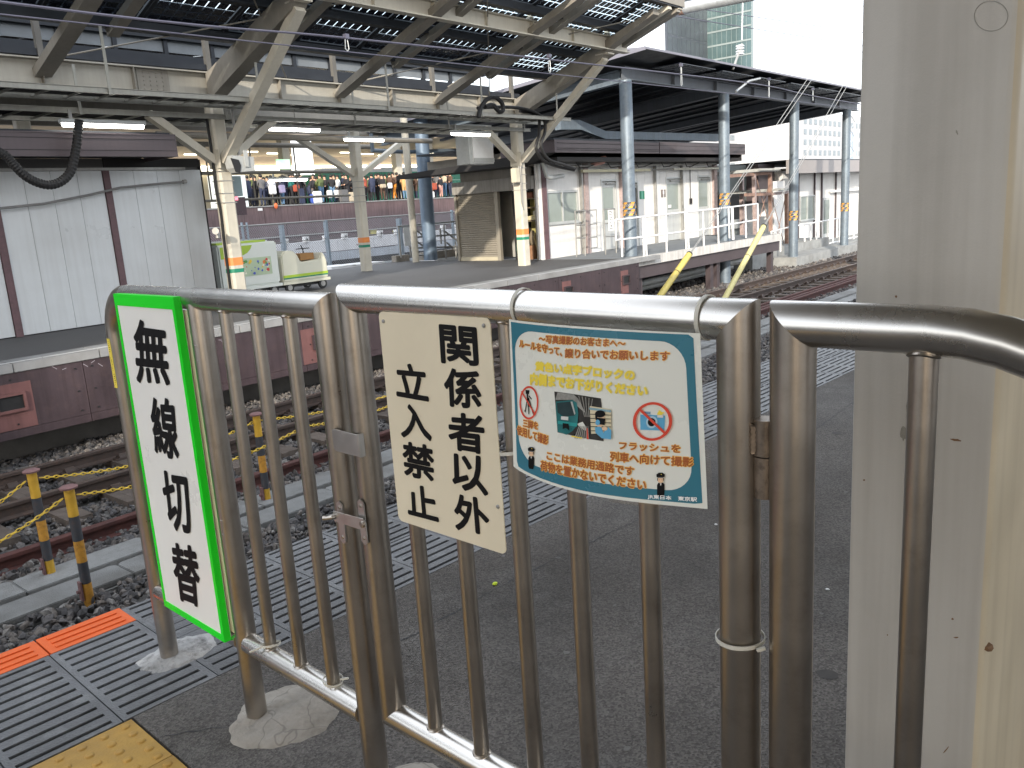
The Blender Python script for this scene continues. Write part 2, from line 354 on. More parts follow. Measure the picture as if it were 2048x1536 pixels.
# chalk scribble near the left
chalk = pm('chalk', (.35,.32,.36), .9)
b = B(W)
for (x, y) in ((105, 722), (108, 735), (120, 724), (128, 738), (140, 722), (60, 738), (75, 733), (170, 730), (185, 724), (200, 729), (440, 680), (446, 684), (452, 679)):
    p = FV(x, y, -.0135); a = random.uniform(-1, 1)
    b.beam((p[0]-.02, p[1], p[2]-.02*a), (p[0]+.03, p[1], p[2]+.03*a), .0015, .006)
b.build('chalk_mark', chalk, sk)
# track -------------------------------------------------------------------
def rail(v, u0, u1, top, m, name='rail', lab=None, mt=None, head=.033, kind='structure', grp=None):
    h = .15
    pr = [(-.06,-h),(.06,-h),(.06,-h+.012),(.01,-h+.03),(.008,-.045),(head,-.036),(head,-.006),(head-.006,0),(-head+.006,0),(-head,-.006),(-head,-.036),(-.008,-.045),(-.01,-h+.03),(-.06,-h+.012)]
    b = B(W); b.prism([(u0, v+a, top+c) for a, c in pr], (u1-u0, 0, 0)); o = b.build(name, [m], None)
    if kind: o['kind'] = kind
    if lab: tag(o, lab, 'rail', grp)
    if mt:
        o.data.materials.append(mt)
        for p in o.data.polygons:
            if p.normal.z > .8 and (p.center.z + o.location.z) > top-.01: p.material_index = 1
    return o
rail(-.93, -12, 75, -1.0, rail_m, mt=railtop); rail(-2.04, -12, 75, -1.0, rail_m, mt=railtop)
b = B(W); b.box(-.115, .115, -2.62, -.36, -1.3, -1.152); b.box(-.02, .02, -2.61, -.37, -1.153, -1.1505)
sp = b.build('sleeper', sleep, base=W(0, 0, -1.3), bevel=.01)
ORG[sp] = Vector(W(0, 0, -1.3))
for v in (-.93, -2.04):
    for s in (-1, 1):
        c = B(W); c.box(-.09, .09, v+s*.05, v+s*.15, -1.150, -1.13); c.prism([(-.055, v+s*.045, -1.128), (-.055, v+s*.15, -1.128), (-.055, v+s*.135, -1.085), (-.055, v+s*.105, -1.08), (-.055, v+s*.085, -1.105), (-.055, v+s*.045, -1.118)], (.1, 0, 0)); c.build('rail_clip', rail_m, sp)
track_g = 'sleepers under the running rails'
sp['kind'] = 'structure'
U0 = Vector(W(1, 0, 0)) - Vector(W(0, 0, 0))
for i in range(-2, 72):
    if i == 0: continue
    o = copy_tree(sp, U0*(i*.585)); o.rotation_euler.z = random.uniform(-.012, .012)
# a second pair of tracks far behind the opposite platform is hidden by it
rr = tag(rail(-3.13, -12, 70, -1.10, redrail, 'spare_rail', None, head=.04, kind=None), 'long dark red rail lying on ballast beside the running track', 'rail')
for k, v in enumerate((-2.72, -2.92)):
    tag(rail(v, 12.5+k*1.2, 70, -1.12, redrail, 'spare_rail', None, head=.04, kind=None), ('red rail stored nearest the running track, right of the yellow guards', 'middle red rail of the three stored side by side')[k], 'rail')
for i, u in enumerate((1.95, 5.6, 9.2, 12.8, 17, 22)):
    b = B(W); b.box(u, u+.22, -3.28, -2.98, -1.38, -1.252); 
    tag(b.build('support_block', pm('block_dark', (.06,.06,.065), .8), bevel=.01), ('dark block under the red spare rail behind the rusty striped post', 'dark block under the red rail seen between the fence bars', 'dark block under the red rail behind the fence post pair', 'dark block under the red rail behind the cream sign', 'dark block under the red rails right of the gate', 'farthest dark block under the red rails')[i], 'block', 'dark blocks carrying the spare rail')
# cable trough
tr = thing('cable_trough', 'long pale concrete cable trough with loose lids in the ballast', 'cable trough', W(4, -4.1, -1.3))
b = B(W); b.box(-3, 60, -4.42, -3.72, -1.34, -1.17); trc = pm('trough_concrete', (.20,.205,.205), .9, 0, .2, 5, bump=.6, bscale=90, dirt=.5, orand=.12, tint=(.13,.13,.125,.5)); b.build('trough_body', trc, tr)
for i in range(-4, 62):
    for a0, a1, n0 in ((-4.40, -4.09, 0), (-4.07, -3.74, .37)):
        if i > 40 and n0 == 0: continue
        dz = random.uniform(-.006, .006); z = -1.10+dz if n0 else -1.125+dz
        b = B(W); u = i*1.0+n0; b.prism([(u+.004, a0, -1.168), (u+.996, a0, -1.168), (u+.996, a1-.03, -1.168), (u+.96, a1, -1.168), (u+.04, a1, -1.168), (u+.004, a1-.03, -1.168)], (0, 0, z+1.168))
        b.build('trough_lid', trc, tr, bevel=.006)
# ballast stones ------------------------------------------------------------
def stones(name, cnt, area, size, zf, seed, f=W, avoid=None):
    r_ = np.random.default_rng(seed)
    t = (1+5**.5)/2
    iv = np.array([(-1,t,0),(1,t,0),(-1,-t,0),(1,-t,0),(0,-1,t),(0,1,t),(0,-1,-t),(0,1,-t),(t,0,-1),(t,0,1),(-t,0,-1),(-t,0,1)])/np.linalg.norm((1,t))
    fc = np.array([(0,11,5),(0,5,1),(0,1,7),(0,7,10),(0,10,11),(1,5,9),(5,11,4),(11,10,2),(10,7,6),(7,1,8),(3,9,4),(3,4,2),(3,2,6),(3,6,8),(3,8,9),(4,9,5),(2,4,11),(6,2,10),(8,6,7),(9,8,1)])
    P = np.empty((cnt, 3)); P[:, 0] = r_.uniform(area[0], area[1], cnt); P[:, 1] = r_.uniform(area[2], area[3], cnt)
    if avoid is not None: P = P[avoid(P)]
    cnt = len(P); P[:, 2] = zf(P) + r_.uniform(-.02, .012, cnt)
    S = size*r_.uniform(.5, 1.3, (cnt, 1, 1))*r_.uniform(.5, 1.25, (cnt, 1, 3))
    V = iv[None]*(1+r_.uniform(-.45, .32, (cnt, 12, 1)))*S
    q = r_.normal(size=(cnt, 4)); q /= np.linalg.norm(q, axis=1, keepdims=True); a, b_, c, d = q.T
    Mx = np.stack([np.stack([1-2*(c*c+d*d), 2*(b_*c-a*d), 2*(b_*d+a*c)], 1), np.stack([2*(b_*c+a*d), 1-2*(b_*b_+d*d), 2*(c*d-a*b_)], 1), np.stack([2*(b_*d-a*c), 2*(c*d+a*b_), 1-2*(b_*b_+c*c)], 1)], 1)
    V = np.einsum('nij,nkj->nki', Mx, V)
    if f is W: X = np.stack([P[:, 0]*CA-P[:, 1]*SA, OY+P[:, 0]*SA+P[:, 1]*CA, P[:, 2]], 1)
    else: X = P
    V = (V+X[:, None]).reshape(-1, 3); F = (fc[None]+12*np.arange(cnt)[:, None, None]).reshape(-1, 3)
    me = bpy.data.meshes.new(name); me.vertices.add(len(V)); me.vertices.foreach_set('co', V.ravel().astype(np.float32))
    me.loops.add(F.size); me.loops.foreach_set('vertex_index', F.ravel().astype(np.int32)); me.polygons.add(len(F))
    me.polygons.foreach_set('loop_start', (np.arange(len(F))*3).astype(np.int32)); me.update(calc_edges=True); me.shade_flat()
    o = bpy.data.objects.new(name, me); COL.objects.link(o); me.materials.append(stone_m); return tag(o, kind='stuff')
stone_m = bpy.data.materials.new('ballast_stone'); stone_m.use_nodes = True
t = stone_m.node_tree; L = t.links; p = t.nodes['Principled BSDF']; p.inputs['Roughness'].default_value = .8
ge = t.nodes.new('ShaderNodeNewGeometry'); cr = t.nodes.new('ShaderNodeValToRGB'); L.new(ge.outputs['Random Per Island'], cr.inputs[0])
cr.color_ramp.elements[0].position = 0; cr.color_ramp.elements[0].color = (.035,.034,.036,1); cr.color_ramp.elements[1].position = 1; cr.color_ramp.elements[1].color = (.19,.185,.18,1)
e = cr.color_ramp.elements.new(.45); e.color = (.078,.075,.078,1); e = cr.color_ramp.elements.new(.8); e.color = (.115,.10,.09,1)
tc = t.nodes.new('ShaderNodeTexCoord'); nn = t.nodes.new('ShaderNodeTexNoise'); nn.inputs['Scale'].default_value = 45; nn.inputs['Detail'].default_value = 5; L.new(tc.outputs['Object'], nn.inputs[0])
mr = t.nodes.new('ShaderNodeMapRange'); mr.inputs[1].default_value = .3; mr.inputs[2].default_value = .7; mr.inputs[3].default_value = .6; mr.inputs[4].default_value = 1.5; L.new(nn.outputs['Fac'], mr.inputs[0])
mm = t.nodes.new('ShaderNodeMix'); mm.data_type = 'RGBA'; mm.blend_type = 'MULTIPLY'; mm.inputs[0].default_value = 1; L.new(cr.outputs[0], mm.inputs[6]); L.new(mr.outputs[0], mm.inputs[7]); L.new(mm.outputs[2], p.inputs['Base Color'])
def bz(P):
    v = P[:, 1]; z = np.full(len(P), -1.215)
    z = np.where(v < -4.45, -1.14, z); z = np.where((v > -3.7) & (v < -2.7), -1.235, z); z = np.where(v > -.3, -1.24, z); return z
def av(P): return ~((P[:, 1] > -4.40) & (P[:, 1] < -3.72)) & ~((abs(P[:, 1]+.93) < .06) | (abs(P[:, 1]+2.04) < .06))
stones('ballast', 52000, (-.5, 13.5, -7.5, .6), .034, bz, 1, avoid=av)
stones('ballast', 34000, (13.5, 44, -7, 3.0), .05, bz, 2, avoid=lambda P: av(P) & ~((P[:, 1] > .62) & (P[:, 0] < 16.6)))
def under(P): return np.full(len(P), -1.25)
b = B(W); b.box(-12, 60, -8, .66, -1.37, -1.245); plain('track_bed', b, gm)
# weeds
def weed(p, h, lab):
    b = B(W); r_ = random.Random(int(p[0]*100))
    for i in range(70):
        a = r_.uniform(0, 6.28); l = h*r_.uniform(.5, 1.1); lean = r_.uniform(.1, .8); q = Vector((p[0]+r_.uniform(-.05,.05), p[1]+r_.uniform(-.04,.04), p[2]))
        t1 = q+Vector((math.cos(a)*l*lean*.5, math.sin(a)*l*lean*.5, l*.6)); t2 = q+Vector((math.cos(a)*l*lean, math.sin(a)*l*lean, l*.85)); s = Vector((-math.sin(a), math.cos(a), 0))*.008
        b.add([q-s*.4, q+s*.4, t1+s, t1-s, t2], [(0,1,2,3),(3,2,4)])
    return tag(b.build('weed', leaf), lab, 'plant')
weed((5.35, -2.75, -1.24), .26, 'feathery green weed between the running track and red rail')
weed(FZ(990, 672, -1.2), .3, 'small green weed at the track edge behind the gate')
weed(FZ(1205, 590, -1.0)[:2]+(-1.2,), .5, 'weed under the right end of the plum platform skirt')
# ================================================================== FENCE, GATE, SIGNS
FX, PR, BR = 1.01, .029, .016
def pipe(name, path, par, r=PR, n=28, pre=None, post=None, mat=None):
    return B().tube(path, r, n, pre, post, caps=True).build(name, mat or (steel_r if 'rail' in name else steel), par, smooth=True)
def weld(par, y, z, r=BR, up=1):
    b = B(); pts = [(FX+math.cos(a)*r*1.05, y+math.sin(a)*r*1.05, z+ (PR-.004)*0 - up*(r*r*math.cos(a)**2)/(2*PR)) for a in [i*math.pi/8 for i in range(17)]]
    return b.tube(pts, .0028, 6, caps=False).build('weld_bead', steel, par, smooth=True)
DZ, DY = (0, 0, 1), (0, 1, 0)
fz = 1.2185
fence = thing('pipe_fence', 'stainless pipe fence section carrying the green bordered sign', 'fence', (FX, 2.05, 0))
arc = [(FX, 2.612, 0), (FX, 2.612, fz-.12)] + [(FX, 2.612-.12+.12*math.cos(a), fz-.12+.12*math.sin(a)) for a in [i*math.pi/16 for i in range(1, 8)]] + [(FX, 2.492, fz)]
pipe('post', arc, fence, post=(0,-1,0)); pipe('top_rail', [(FX, 2.492, fz), (FX, 1.488, fz)], fence, pre=(0,-1,0), post=(0,0,-1))
pipe('post', [(FX, 1.488, fz), (FX, 1.488, 0)], fence, pre=(0,-1,0)); pipe('post', [(FX, 2.055, fz-.012), (FX, 2.055, 0)], fence)
bz_ = .247; pipe('bottom_rail', [(FX, 2.59, bz_), (FX, 2.075, bz_)], fence); pipe('bottom_rail', [(FX, 2.035, bz_), (FX, 1.51, bz_)], fence)
for y in (2.47, 2.335, 2.2, 1.92, 1.775, 1.632): pipe('bar', [(FX, y, bz_+.012), (FX, y, fz-.012)], fence, BR, 20); weld(fence, y, bz_+PR+.001); weld(fence, y, fz-PR-.001, up=-1)
gz0, gz1 = 1.238, 1.232
gate = thing('pipe_gate', 'stainless pipe gate hung with the cream and blue notices', 'gate', (FX, .96, .25))
gl, gr = 1.393, .532; gb = .287
pipe('stile', [(FX, gl, gz0), (FX, gl, gb)], gate, pre=(0,1,0), post=(0,-1,0)); pipe('top_rail', [(FX, gl, gz0), (FX, gr, gz1)], gate, pre=(0,0,1), post=(0,0,-1))
pipe('stile', [(FX, gr, gz1), (FX, gr, gb)], gate, pre=(0,-1,0), post=(0,1,0)); pipe('bottom_rail', [(FX, gl, gb), (FX, gr, gb)], gate, pre=(0,0,-1), post=(0,0,1))
for y in (1.25, 1.109, .96, .826, .684): pipe('bar', [(FX, y, gb+.012), (FX, y, 1.222)], gate, BR, 20); weld(gate, y, gb+PR+.001); weld(gate, y, 1.206, up=-1)
rz = 1.231; rf = thing('pipe_fence', 'stainless pipe fence with curved end beside the painted column', 'fence', (FX, .3, 0))
cr_ = [(FX, .29, rz)] + [(FX, .29-.29*math.sin(a), rz-.29+.29*math.cos(a)) for a in [i*math.pi/24 for i in range(1, 12)]] + [(FX, 0, rz-.29), (FX, 0, 0)]
pipe('post', [(FX, .455, rz), (FX, .455, 0)], rf, pre=(0,1,0)); pipe('top_rail', [(FX, .455, rz)]+cr_, rf, pre=(0,0,1))
pipe('bar', [(FX, .297, .24), (FX, .297, rz-.012)], rf, BR, 20); pipe('bottom_rail', [(FX, .43, .247), (FX, .02, .247)], rf); weld(rf, .297, rz-PR-.001, up=-1)
# hinge
hy = .493
stl = pm('steel_grimy', (.24,.20,.165), .42, 1, .3, 30, tint=(.05,.04,.035,.6))
hg = B().cyl((FX, hy, 1.05), (FX, hy, 1.1), .016, 24).build('hinge_knuckle', stl, gate, smooth=True)
hg = B().cyl((FX, hy, .99), (FX, hy, 1.048), .0155, 24).build('hinge_knuckle', stl, gate, smooth=True)
b = B(); b.box(FX-.003, FX+.003, hy+.008, gr-.02, 1.052, 1.096); b.build('hinge_leaf', stl, gate)
b = B(); b.box(FX-.003, FX+.003, .476, hy-.01, .995, 1.045); b.build('hinge_leaf', stl, rf)
b = B(); pts = [(FX-.012, gr-.028+.002*(i % 2), 1.052+i*.0035) for i in range(13)]; b.tube(pts, .005, 6).build('weld_bead', stl, gate, smooth=True)
# latch plate on the gate stile overlapping the fence post, hasp lower
b = B(); b.prism([(FX-.036, 1.462, .957), (FX-.036, 1.462, .918), (FX-.036, 1.457, .912), (FX-.036, 1.372, .912), (FX-.036, 1.372, .96), (FX-.036, 1.457, .961)], (.0025, 0, 0))
b.box(FX-.036, FX-.022, 1.3685, 1.3718, .911, .961); b.build('stop_plate', steel_b, gate, bevel=.0006)
hp = B().prism([(FX-.033, 1.402, .808), (FX-.033, 1.391, .816), (FX-.033, 1.380, .808), (FX-.033, 1.380, .718), (FX-.033, 1.391, .710), (FX-.033, 1.402, .718)], (.003, 0, 0)).build('hasp_plate', steel_b, gate, bevel=.0006)
hq = B().prism([(FX-.0305, 1.485, .786), (FX-.0305, 1.474, .794), (FX-.0305, 1.463, .786), (FX-.0305, 1.463, .700), (FX-.0305, 1.474, .692), (FX-.0305, 1.485, .700)], (.003, 0, 0)).build('hasp_plate', steel_b, fence, bevel=.0006)
B().prism([(FX-.042, 1.482, .772), (FX-.042, 1.376, .777), (FX-.042, 1.369, .770), (FX-.042, 1.369, .756), (FX-.042, 1.376, .750), (FX-.042, 1.482, .748), (FX-.042, 1.489, .760)], (.0028, 0, 0)).build('hasp_arm', steel_b, gate, bevel=.0006)
B().tube([(FX-.042, 1.379, .764), (FX-.0445, 1.379, .764), (FX-.0455, 1.379, .764)], [.008, .0075, .0045], 14).build('rivet', steel, hp, smooth=True)
for z in (.80, .727): B().tube([(FX-.033, 1.391, z), (FX-.0345, 1.391, z), (FX-.0352, 1.391, z)], [.0045, .004, .002], 12).build('rivet', steel, hp, smooth=True)
for z in (.778, .709): B().tube([(FX-.0305, 1.474, z), (FX-.032, 1.474, z), (FX-.0327, 1.474, z)], [.0045, .004, .002], 12).build('rivet', steel, hq, smooth=True)
B().tube([(FX-.042, 1.478, .760), (FX-.048, 1.480, .760), (FX-.053, 1.492, .757), (FX-.054, 1.503, .755)], [.005,.0055,.004,.0055], 10).build('thumb_turn', steel, hq, smooth=True)
# mortar feet
def mound(cx, cy, rx, ry, h, lab, m, seed):
    b = B(); n, k = 40, 12; r_ = random.Random(seed); off = r_.random()*50
    vs = [(cx, cy, h)]
    for i in range(1, k+1):
        for j in range(n):
            a = 2*math.pi*j/n; e = 1+.22*noise.noise((math.cos(a)*1.5+off, math.sin(a)*1.5, 0))+.09*noise.noise((math.cos(a)*5+off, math.sin(a)*5, 3)); q = i/k
            z = h*(1-q**3) + .006*noise.noise((cx+q*math.cos(a)*4, q*math.sin(a)*4, off)); z = max(z, .0) if i < k else -.004
            vs.append((cx+rx*e*q*math.cos(a), cy+ry*e*q*math.sin(a), z))
    fs = [(0, 1+j, 1+(j+1) % n) for j in range(n)]
    for i in range(k-1):
        a = 1+i*n; fs += [(a+j, a+n+j, a+n+(j+1) % n, a+(j+1) % n) for j in range(n)]
    b.add(vs, fs); return tag(b.build('mortar_footing', m, smooth=True), lab, 'mortar')
mound(1.04, 2.62, .135, .10, .012, 'speckled white mortar patch round the leftmost fence post foot', mortw, 3)
mound(1.075, 2.0, .165, .15, .022, 'rough beige cracked mortar patch round the middle fence post foot', mort, 5)
mound(1.04, 1.46, .15, .13, .018, 'mortar patch at the foot of the fence post beside the gate', mort, 8)
mound(1.04, .44, .15, .13, .018, 'mortar patch at the foot of the post beside the painted column', mort, 9)
# ------------------------------------------------------------------ lettering
def glyph(txt, bold=0.0):
    cu = bpy.data.curves.new('t', 'FONT'); cu.body = txt; cu.size = 1; cu.offset = bold; cu.resolution_u = 4
    o = bpy.data.objects.new('t', cu); COL.objects.link(o); bpy.context.view_layer.update()
    me = o.evaluated_get(bpy.context.evaluated_depsgraph_get()).to_mesh()
    V = np.array([v.co[:2] for v in me.vertices]); F = [tuple(p.vertices) for p in me.polygons]
    o.to_mesh_clear() if False else None
    bpy.data.objects.remove(o); bpy.data.curves.remove(cu); return V, F
def quadmap(V, q, pad=0):
    lo = V.min(0); hi = V.max(0); s = (V-lo)/(hi-lo)
    if pad: s = s*(1+2*pad)-pad
    q = np.array(q, float); a = s[:, :1]; c = 1-s[:, 1:]
    return (q[0]*(1-a)+q[1]*a)*(1-c) + (q[3]*(1-a)+q[2]*a)*c
def text_obj(name, txts, par, mat, f3, bold):
    """txts: list of (string, quad [TL,TR,BR,BL] in sheet coordinates); all one flat print"""
    for s, q in txts:
        b = B(); V, F = glyph(s); Q = quadmap(V, q); hgt = (abs(q[0][1]-q[3][1])+abs(q[1][1]-q[2][1]))/2; e = bold*hgt; n = 8 if bold < .06 else 12
        for k in range(n+1):            # the stroke is thickened by stacked prints, each a hair above the other
            dx, dz = (0, 0) if k == n else (e*math.cos(2*math.pi*k/n), e*math.sin(2*math.pi*k/n))
            b.add([tuple(Vector(f3(*p))+Vector((-k*1.2e-5, dx, dz))) for p in Q], F)
        b.build(name, mat, par)
# sign 1: radio notice, white with green border
sg = thing('notice_sign', 'tall white sign with bright green border and four large black characters', 'sign', (.965, 2.28, .25))
y0, y1, z0, z1 = 2.468, 2.091, .2505, 1.2275
b = B(); b.box(.9655, .985, y1+.001, y0-.001, z0+.001, z1-.001); b.build('board', signw, sg, bevel=.001)
bw = .016
for a in ((.963, .983, y1, y1+.015, z0, z1), (.963, .9865, y0-.011, y0, z0, z1), (.963, .9865, y1+.0152, y0-.0112, z1-.033, z1), (.963, .9865, y1+.0152, y0-.0112, z0, z0+.020)):
    b = B(); b.box(*a); b.build('border', signg, sg)
def sgp(px, py): p = NX(px, py, .965); return (p[1], p[2])
SF = lambda off: (lambda y, z: (.965-off, y, z))
chs = [('無', [(267,640),(333,650),(339,768),(275,762)]), ('線', [(299,797),(350,800),(358,920),(312,905)]), ('切', [(323,943),(373,951),(384,1067),(336,1055)]), ('替', [(342,1087),(394,1096),(402,1214),(356,1196)])]
text_obj('lettering', [(c, [sgp(*p) for p in q]) for c, q in chs], sg, ink, SF(.0012), .03)
s2 = thing('backing_board', 'plain beige board behind the green bordered sign', 'sign', (.99, 2.25, .26))
b = B(); b.box(.9885, .994, 2.062, 2.44, .272, 1.19); b.build('board', signc, s2, bevel=.001)
for zz in (1.1, 1.06, .62, .58):
    B().tube([(.99, 2.058, zz), (.985, 2.048, zz), (.99, 2.04, zz)], .004, 8).build('clip', graym, s2, smooth=True)
# yellow tape on leftmost post
tp = B()
for i in range(14):
    z = 1.085-i*.011
    n = 6
    for j in range(n):
        a0 = math.pi*.92+j*.11; a1 = a0+.11
        tp.add([(FX+.0297*math.cos(a), 2.612+.0297*math.sin(a)*1, zz) for a, zz in ((a0, z), (a1, z), (a1, z-.011), (a0, z-.011))], [(0,1,2,3)])
tl_ = tp.build('tape_label', pm('tape_yellow', (.75,.6,.08), .5), fence)
b = B(); rq = random.Random(3)
for i in range(22):
    z = 1.078-i*.0064; a0 = math.pi*1.02+rq.uniform(0, .08); a1 = a0+rq.uniform(.06, .16); h_q = rq.uniform(.001, .0028)
    if i not in (6, 7, 15): b.add([(FX+.0301*math.cos(a), 2.612+.0301*math.sin(a), zz) for a, zz in ((a0, z), (a1, z), (a1, z-h_q), (a0, z-h_q))], [(0,1,2,3)])
b.build('faded_lettering', ink, tl_)
# sign 2
s3 = thing('notice_sign', 'cream sign with nine black characters wired to the gate bars', 'sign', (.985, 1.125, .79))
def rrect(y0, y1, z0, z1, r, k=5):
    P = []
    for cy, cz, a0 in ((y1-r, z1-r, 0), (y0+r, z1-r, 90), (y0+r, z0+r, 180), (y1-r, z0+r, 270)):
        for i in range(k+1): a = R(a0+90*i/k); P.append((cy+r*math.cos(a), cz+r*math.sin(a)))
    return P
b = B(); b.prism([(.9850, y, z) for y, z in rrect(.975, 1.2755, .7905, 1.2185, .012)], (.002, 0, 0)); b.build('board', signc, s3)
def s3p(px, py): p = NX(px, py, .985); return (p[1], p[2])
def z5(x, y): return (700+x/2.56, 540+y/2.56)
ch2 = [('関', (460,283,645,300,657,490,472,470)), ('係', (483,505,668,522,670,710,492,690)), ('者', (503,733,683,745,688,940,513,912)), ('以', (526,935,690,962,706,1155,530,1108)), ('外', (533,1148,700,1178,716,1355,545,1325)),
       ('立', (235,480,388,490,402,668,243,640)), ('入', (262,688,400,700,418,872,266,850)), ('禁', (270,880,425,905,432,1082,280,1045)), ('止', (295,1100,432,1118,453,1285,302,1245))]
text_obj('lettering', [(c, [s3p(*z5(q[i], q[i+1])) for i in (0, 2, 4, 6)]) for c, q in ch2], s3, ink, lambda y, z: (.9842, y, z), .038)
for y, z in ((.987, .88), (1.262, 1.2), (.99, 1.205)): B().tube([(.9848, y, z), (.983, y, z), (.982, y, z)], [.004, .0035, .001], 10).build('screw', graym, s3, smooth=True)
# ------------------------------------------------------------------ poster
XP = .962
def z4(x, y): p = NX(1000+x/3.657, 620+y/3.657, XP); return (p[1], p[2])
cTL, cTR, cBR, cBL = [np.array(z4(*p)) for p in ((66,66), (1472,168), (1524,1452), (103,1142))]
def bulge(y, z):
    s = (.915-y)/.36; t = (1.22-z)/.25
    return -.010*math.sin(math.pi*min(1, max(0, s)))*(.5+.5*t) - .004*t + .0025*math.sin(5*s+2*t)
def PS(layer): return lambda y, z: (XP+bulge(y, z)-layer*.00035, y, z)
def bow(s, t): return np.array([0, -(.003+.0105*t)*math.sin(math.pi*min(1, max(0, s))**.65)])
def st(s, t): return (cTL*(1-s)+cTR*s)*(1-t) + (cBL*(1-s)+cBR*s)*t + bow(s, t)
po = thing('poster', 'laminated blue bordered photography rules poster tied to the gate', 'poster', (XP, .73, .97))
def grid(name, m, layer, ns, nt, ext=0):
    b = B(); f = PS(layer); vs = [f(*st(-ext+(1+2*ext)*i/ns, -ext+(1+2*ext)*j/nt)) for j in range(nt+1) for i in range(ns+1)]
    b.add(vs, [(j*(ns+1)+i, j*(ns+1)+i+1, (j+1)*(ns+1)+i+1, (j+1)*(ns+1)+i) for j in range(nt) for i in range(ns)]); return b.build(name, m, po, smooth=True)
paper = pm('paper', (.80,.82,.77), .28, 0, .03, 4, spec=.6); blue = pm('print_blue', (.035,.19,.27), .3, 0, .05, 5, spec=.6)
halo = pm('print_orange', (.95,.56,.14), .35, 0, .05, 9); brown = pm('print_brown', (.42,.12,.035), .35, 0, .05, 9); yel = pm('print_yellow', (.93,.74,.07), .35, 0, .05, 9); yelb = pm('print_pale_yellow', (.86,.80,.40), .35, 0, .05, 9)
redp = pm('print_red', (.72,.07,.035), .35, 0, .05, 9); lblue = pm('print_light_blue', (.12,.42,.68), .35, 0, .05, 9); skinp = pm('print_skin', (.85,.58,.38), .4); prw = pm('print_white', (.72,.73,.72), .35)
grid('sheet', paper, 0, 30, 20)
lam = bpy.data.materials.new('laminate'); lam.use_nodes = True; t = lam.node_tree; t.nodes.clear()
o_ = t.nodes.new('ShaderNodeOutputMaterial'); mxs = t.nodes.new('ShaderNodeMixShader'); tr_ = t.nodes.new('ShaderNodeBsdfTransparent'); gl_ = t.nodes.new('ShaderNodeBsdfGlossy'); gl_.inputs['Roughness'].default_value = .12
mxs.inputs[0].default_value = .10; t.links.new(tr_.outputs[0], mxs.inputs[1]); t.links.new(gl_.outputs[0], mxs.inputs[2]); t.links.new(mxs.outputs[0], o_.inputs[0])
b = B(); f = PS(-1)
grid('laminate_margin', lam, -2, 16, 12, .022)
# blue border ring
b = B(); f = PS(1); q = [np.array(z4(*p)) for p in ((80,84), (1424,178), (1490,1416), (132,1132))]
def bl(s, t, q=q): return (q[0]*(1-s)+q[1]*s)*(1-t) + (q[3]*(1-s)+q[2]*s)*t + bow(s, t)
def rr_st(s0, s1, t0, t1, rs, rt, k=9):
    P = []
    for cs_, ct, a0 in ((s1-rs, t0+rt, 270), (s1-rs, t1-rt, 0), (s0+rs, t1-rt, 90), (s0+rs, t0+rt, 180)):
        for i in range(k): a = R(a0+90*i/(k-1)); P.append((cs_+rs*math.cos(a), ct+rt*math.sin(a)))
    out = []
    for i in range(len(P)):
        a = P[i]; c = P[(i+1) % len(P)]; n = 1 if math.dist(a, c) < .15 else 10
        for j in range(n): out.append((a[0]+(c[0]-a[0])*j/n, a[1]+(c[1]-a[1])*j/n))
    return out
inn = rr_st(.018, .962, .045, .930, .115, .15); vs = []
for s, t_ in inn:
    a = math.atan2(t_-.5, s-.5); k = min(.5/max(1e-6, abs(math.cos(a))), .5/max(1e-6, abs(math.sin(a)))); vs += [f(*bl(s, t_)), f(*bl(.5+k*math.cos(a), .5+k*math.sin(a)))]
n = len(inn); M_ = 8; vs = []
for s, t_ in inn:
    a = math.atan2(t_-.5, s-.5); k = min(.5/max(1e-6, abs(math.cos(a))), .5/max(1e-6, abs(math.sin(a)))); so_, to_ = .5+k*math.cos(a), .5+k*math.sin(a)
    vs += [f(*bl(s+(so_-s)*j/M_, t_+(to_-t_)*j/M_)) for j in range(M_+1)]
b.add(vs, [(i*(M_+1)+j, ((i+1) % n)*(M_+1)+j, ((i+1) % n)*(M_+1)+j+1, i*(M_+1)+j+1) for i in range(n) for j in range(M_)])
for s0 in ((0,0),(1,0),(1,1),(0,1)):     # square off the corners
    pass
b.build('blue_border', blue, po)
def Q(*a): return [z4(a[i], a[i+1]) for i in (0, 2, 4, 6)]
L1 = [('～写真撮影のお客さまへ～', Q(292,180,935,212,935,268,292,238)), ('ルールを守って、', Q(145,215,465,272,465,335,145,270)), ('譲り合いでお願いします', Q(490,280,1258,297,1258,364,490,345)),
      ('三脚を', Q(178,795,294,815,294,870,178,850)), ('使用して撮影', Q(130,842,378,912,374,978,134,906)), ('フラッシュを', Q(912,948,1340,978,1340,1035,912,1000)), ('列車へ向けて撮影', Q(850,1018,1428,1072,1428,1140,850,1085)),
      ('ここは業務用通路です', Q(370,1022,1020,1130,1018,1195,370,1082)), ('荷物を置かないでください', Q(322,1090,1105,1228,1103,1298,322,1160))]
text_obj('lettering_halo', L1, po, halo, PS(2), .10); text_obj('lettering', L1, po, brown, PS(3.4), .03)
L2 = [('黄色い点字ブロックの', Q(270,375,1010,432,1008,505,270,438)), ('内側までお下がりください', Q(230,458,1105,548,1103,618,232,540))]
text_obj('yellow_lettering_halo', L2, po, yelb, PS(2), .12); text_obj('yellow_lettering', L2, po, yel, PS(3.4), .06)
text_obj('station_lettering', [('JR東日本　東京駅', Q(1120,1328,1455,1362,1455,1398,1120,1362))], po, pm('print_bright_white', (.92,.93,.93), .4), PS(5), .03)
def shp(name, pts, m, layer, par=None):
    b = B(); f = PS(layer); b.poly([f(*z4(*p)) for p in pts]); return b.build(name, m, par or po)
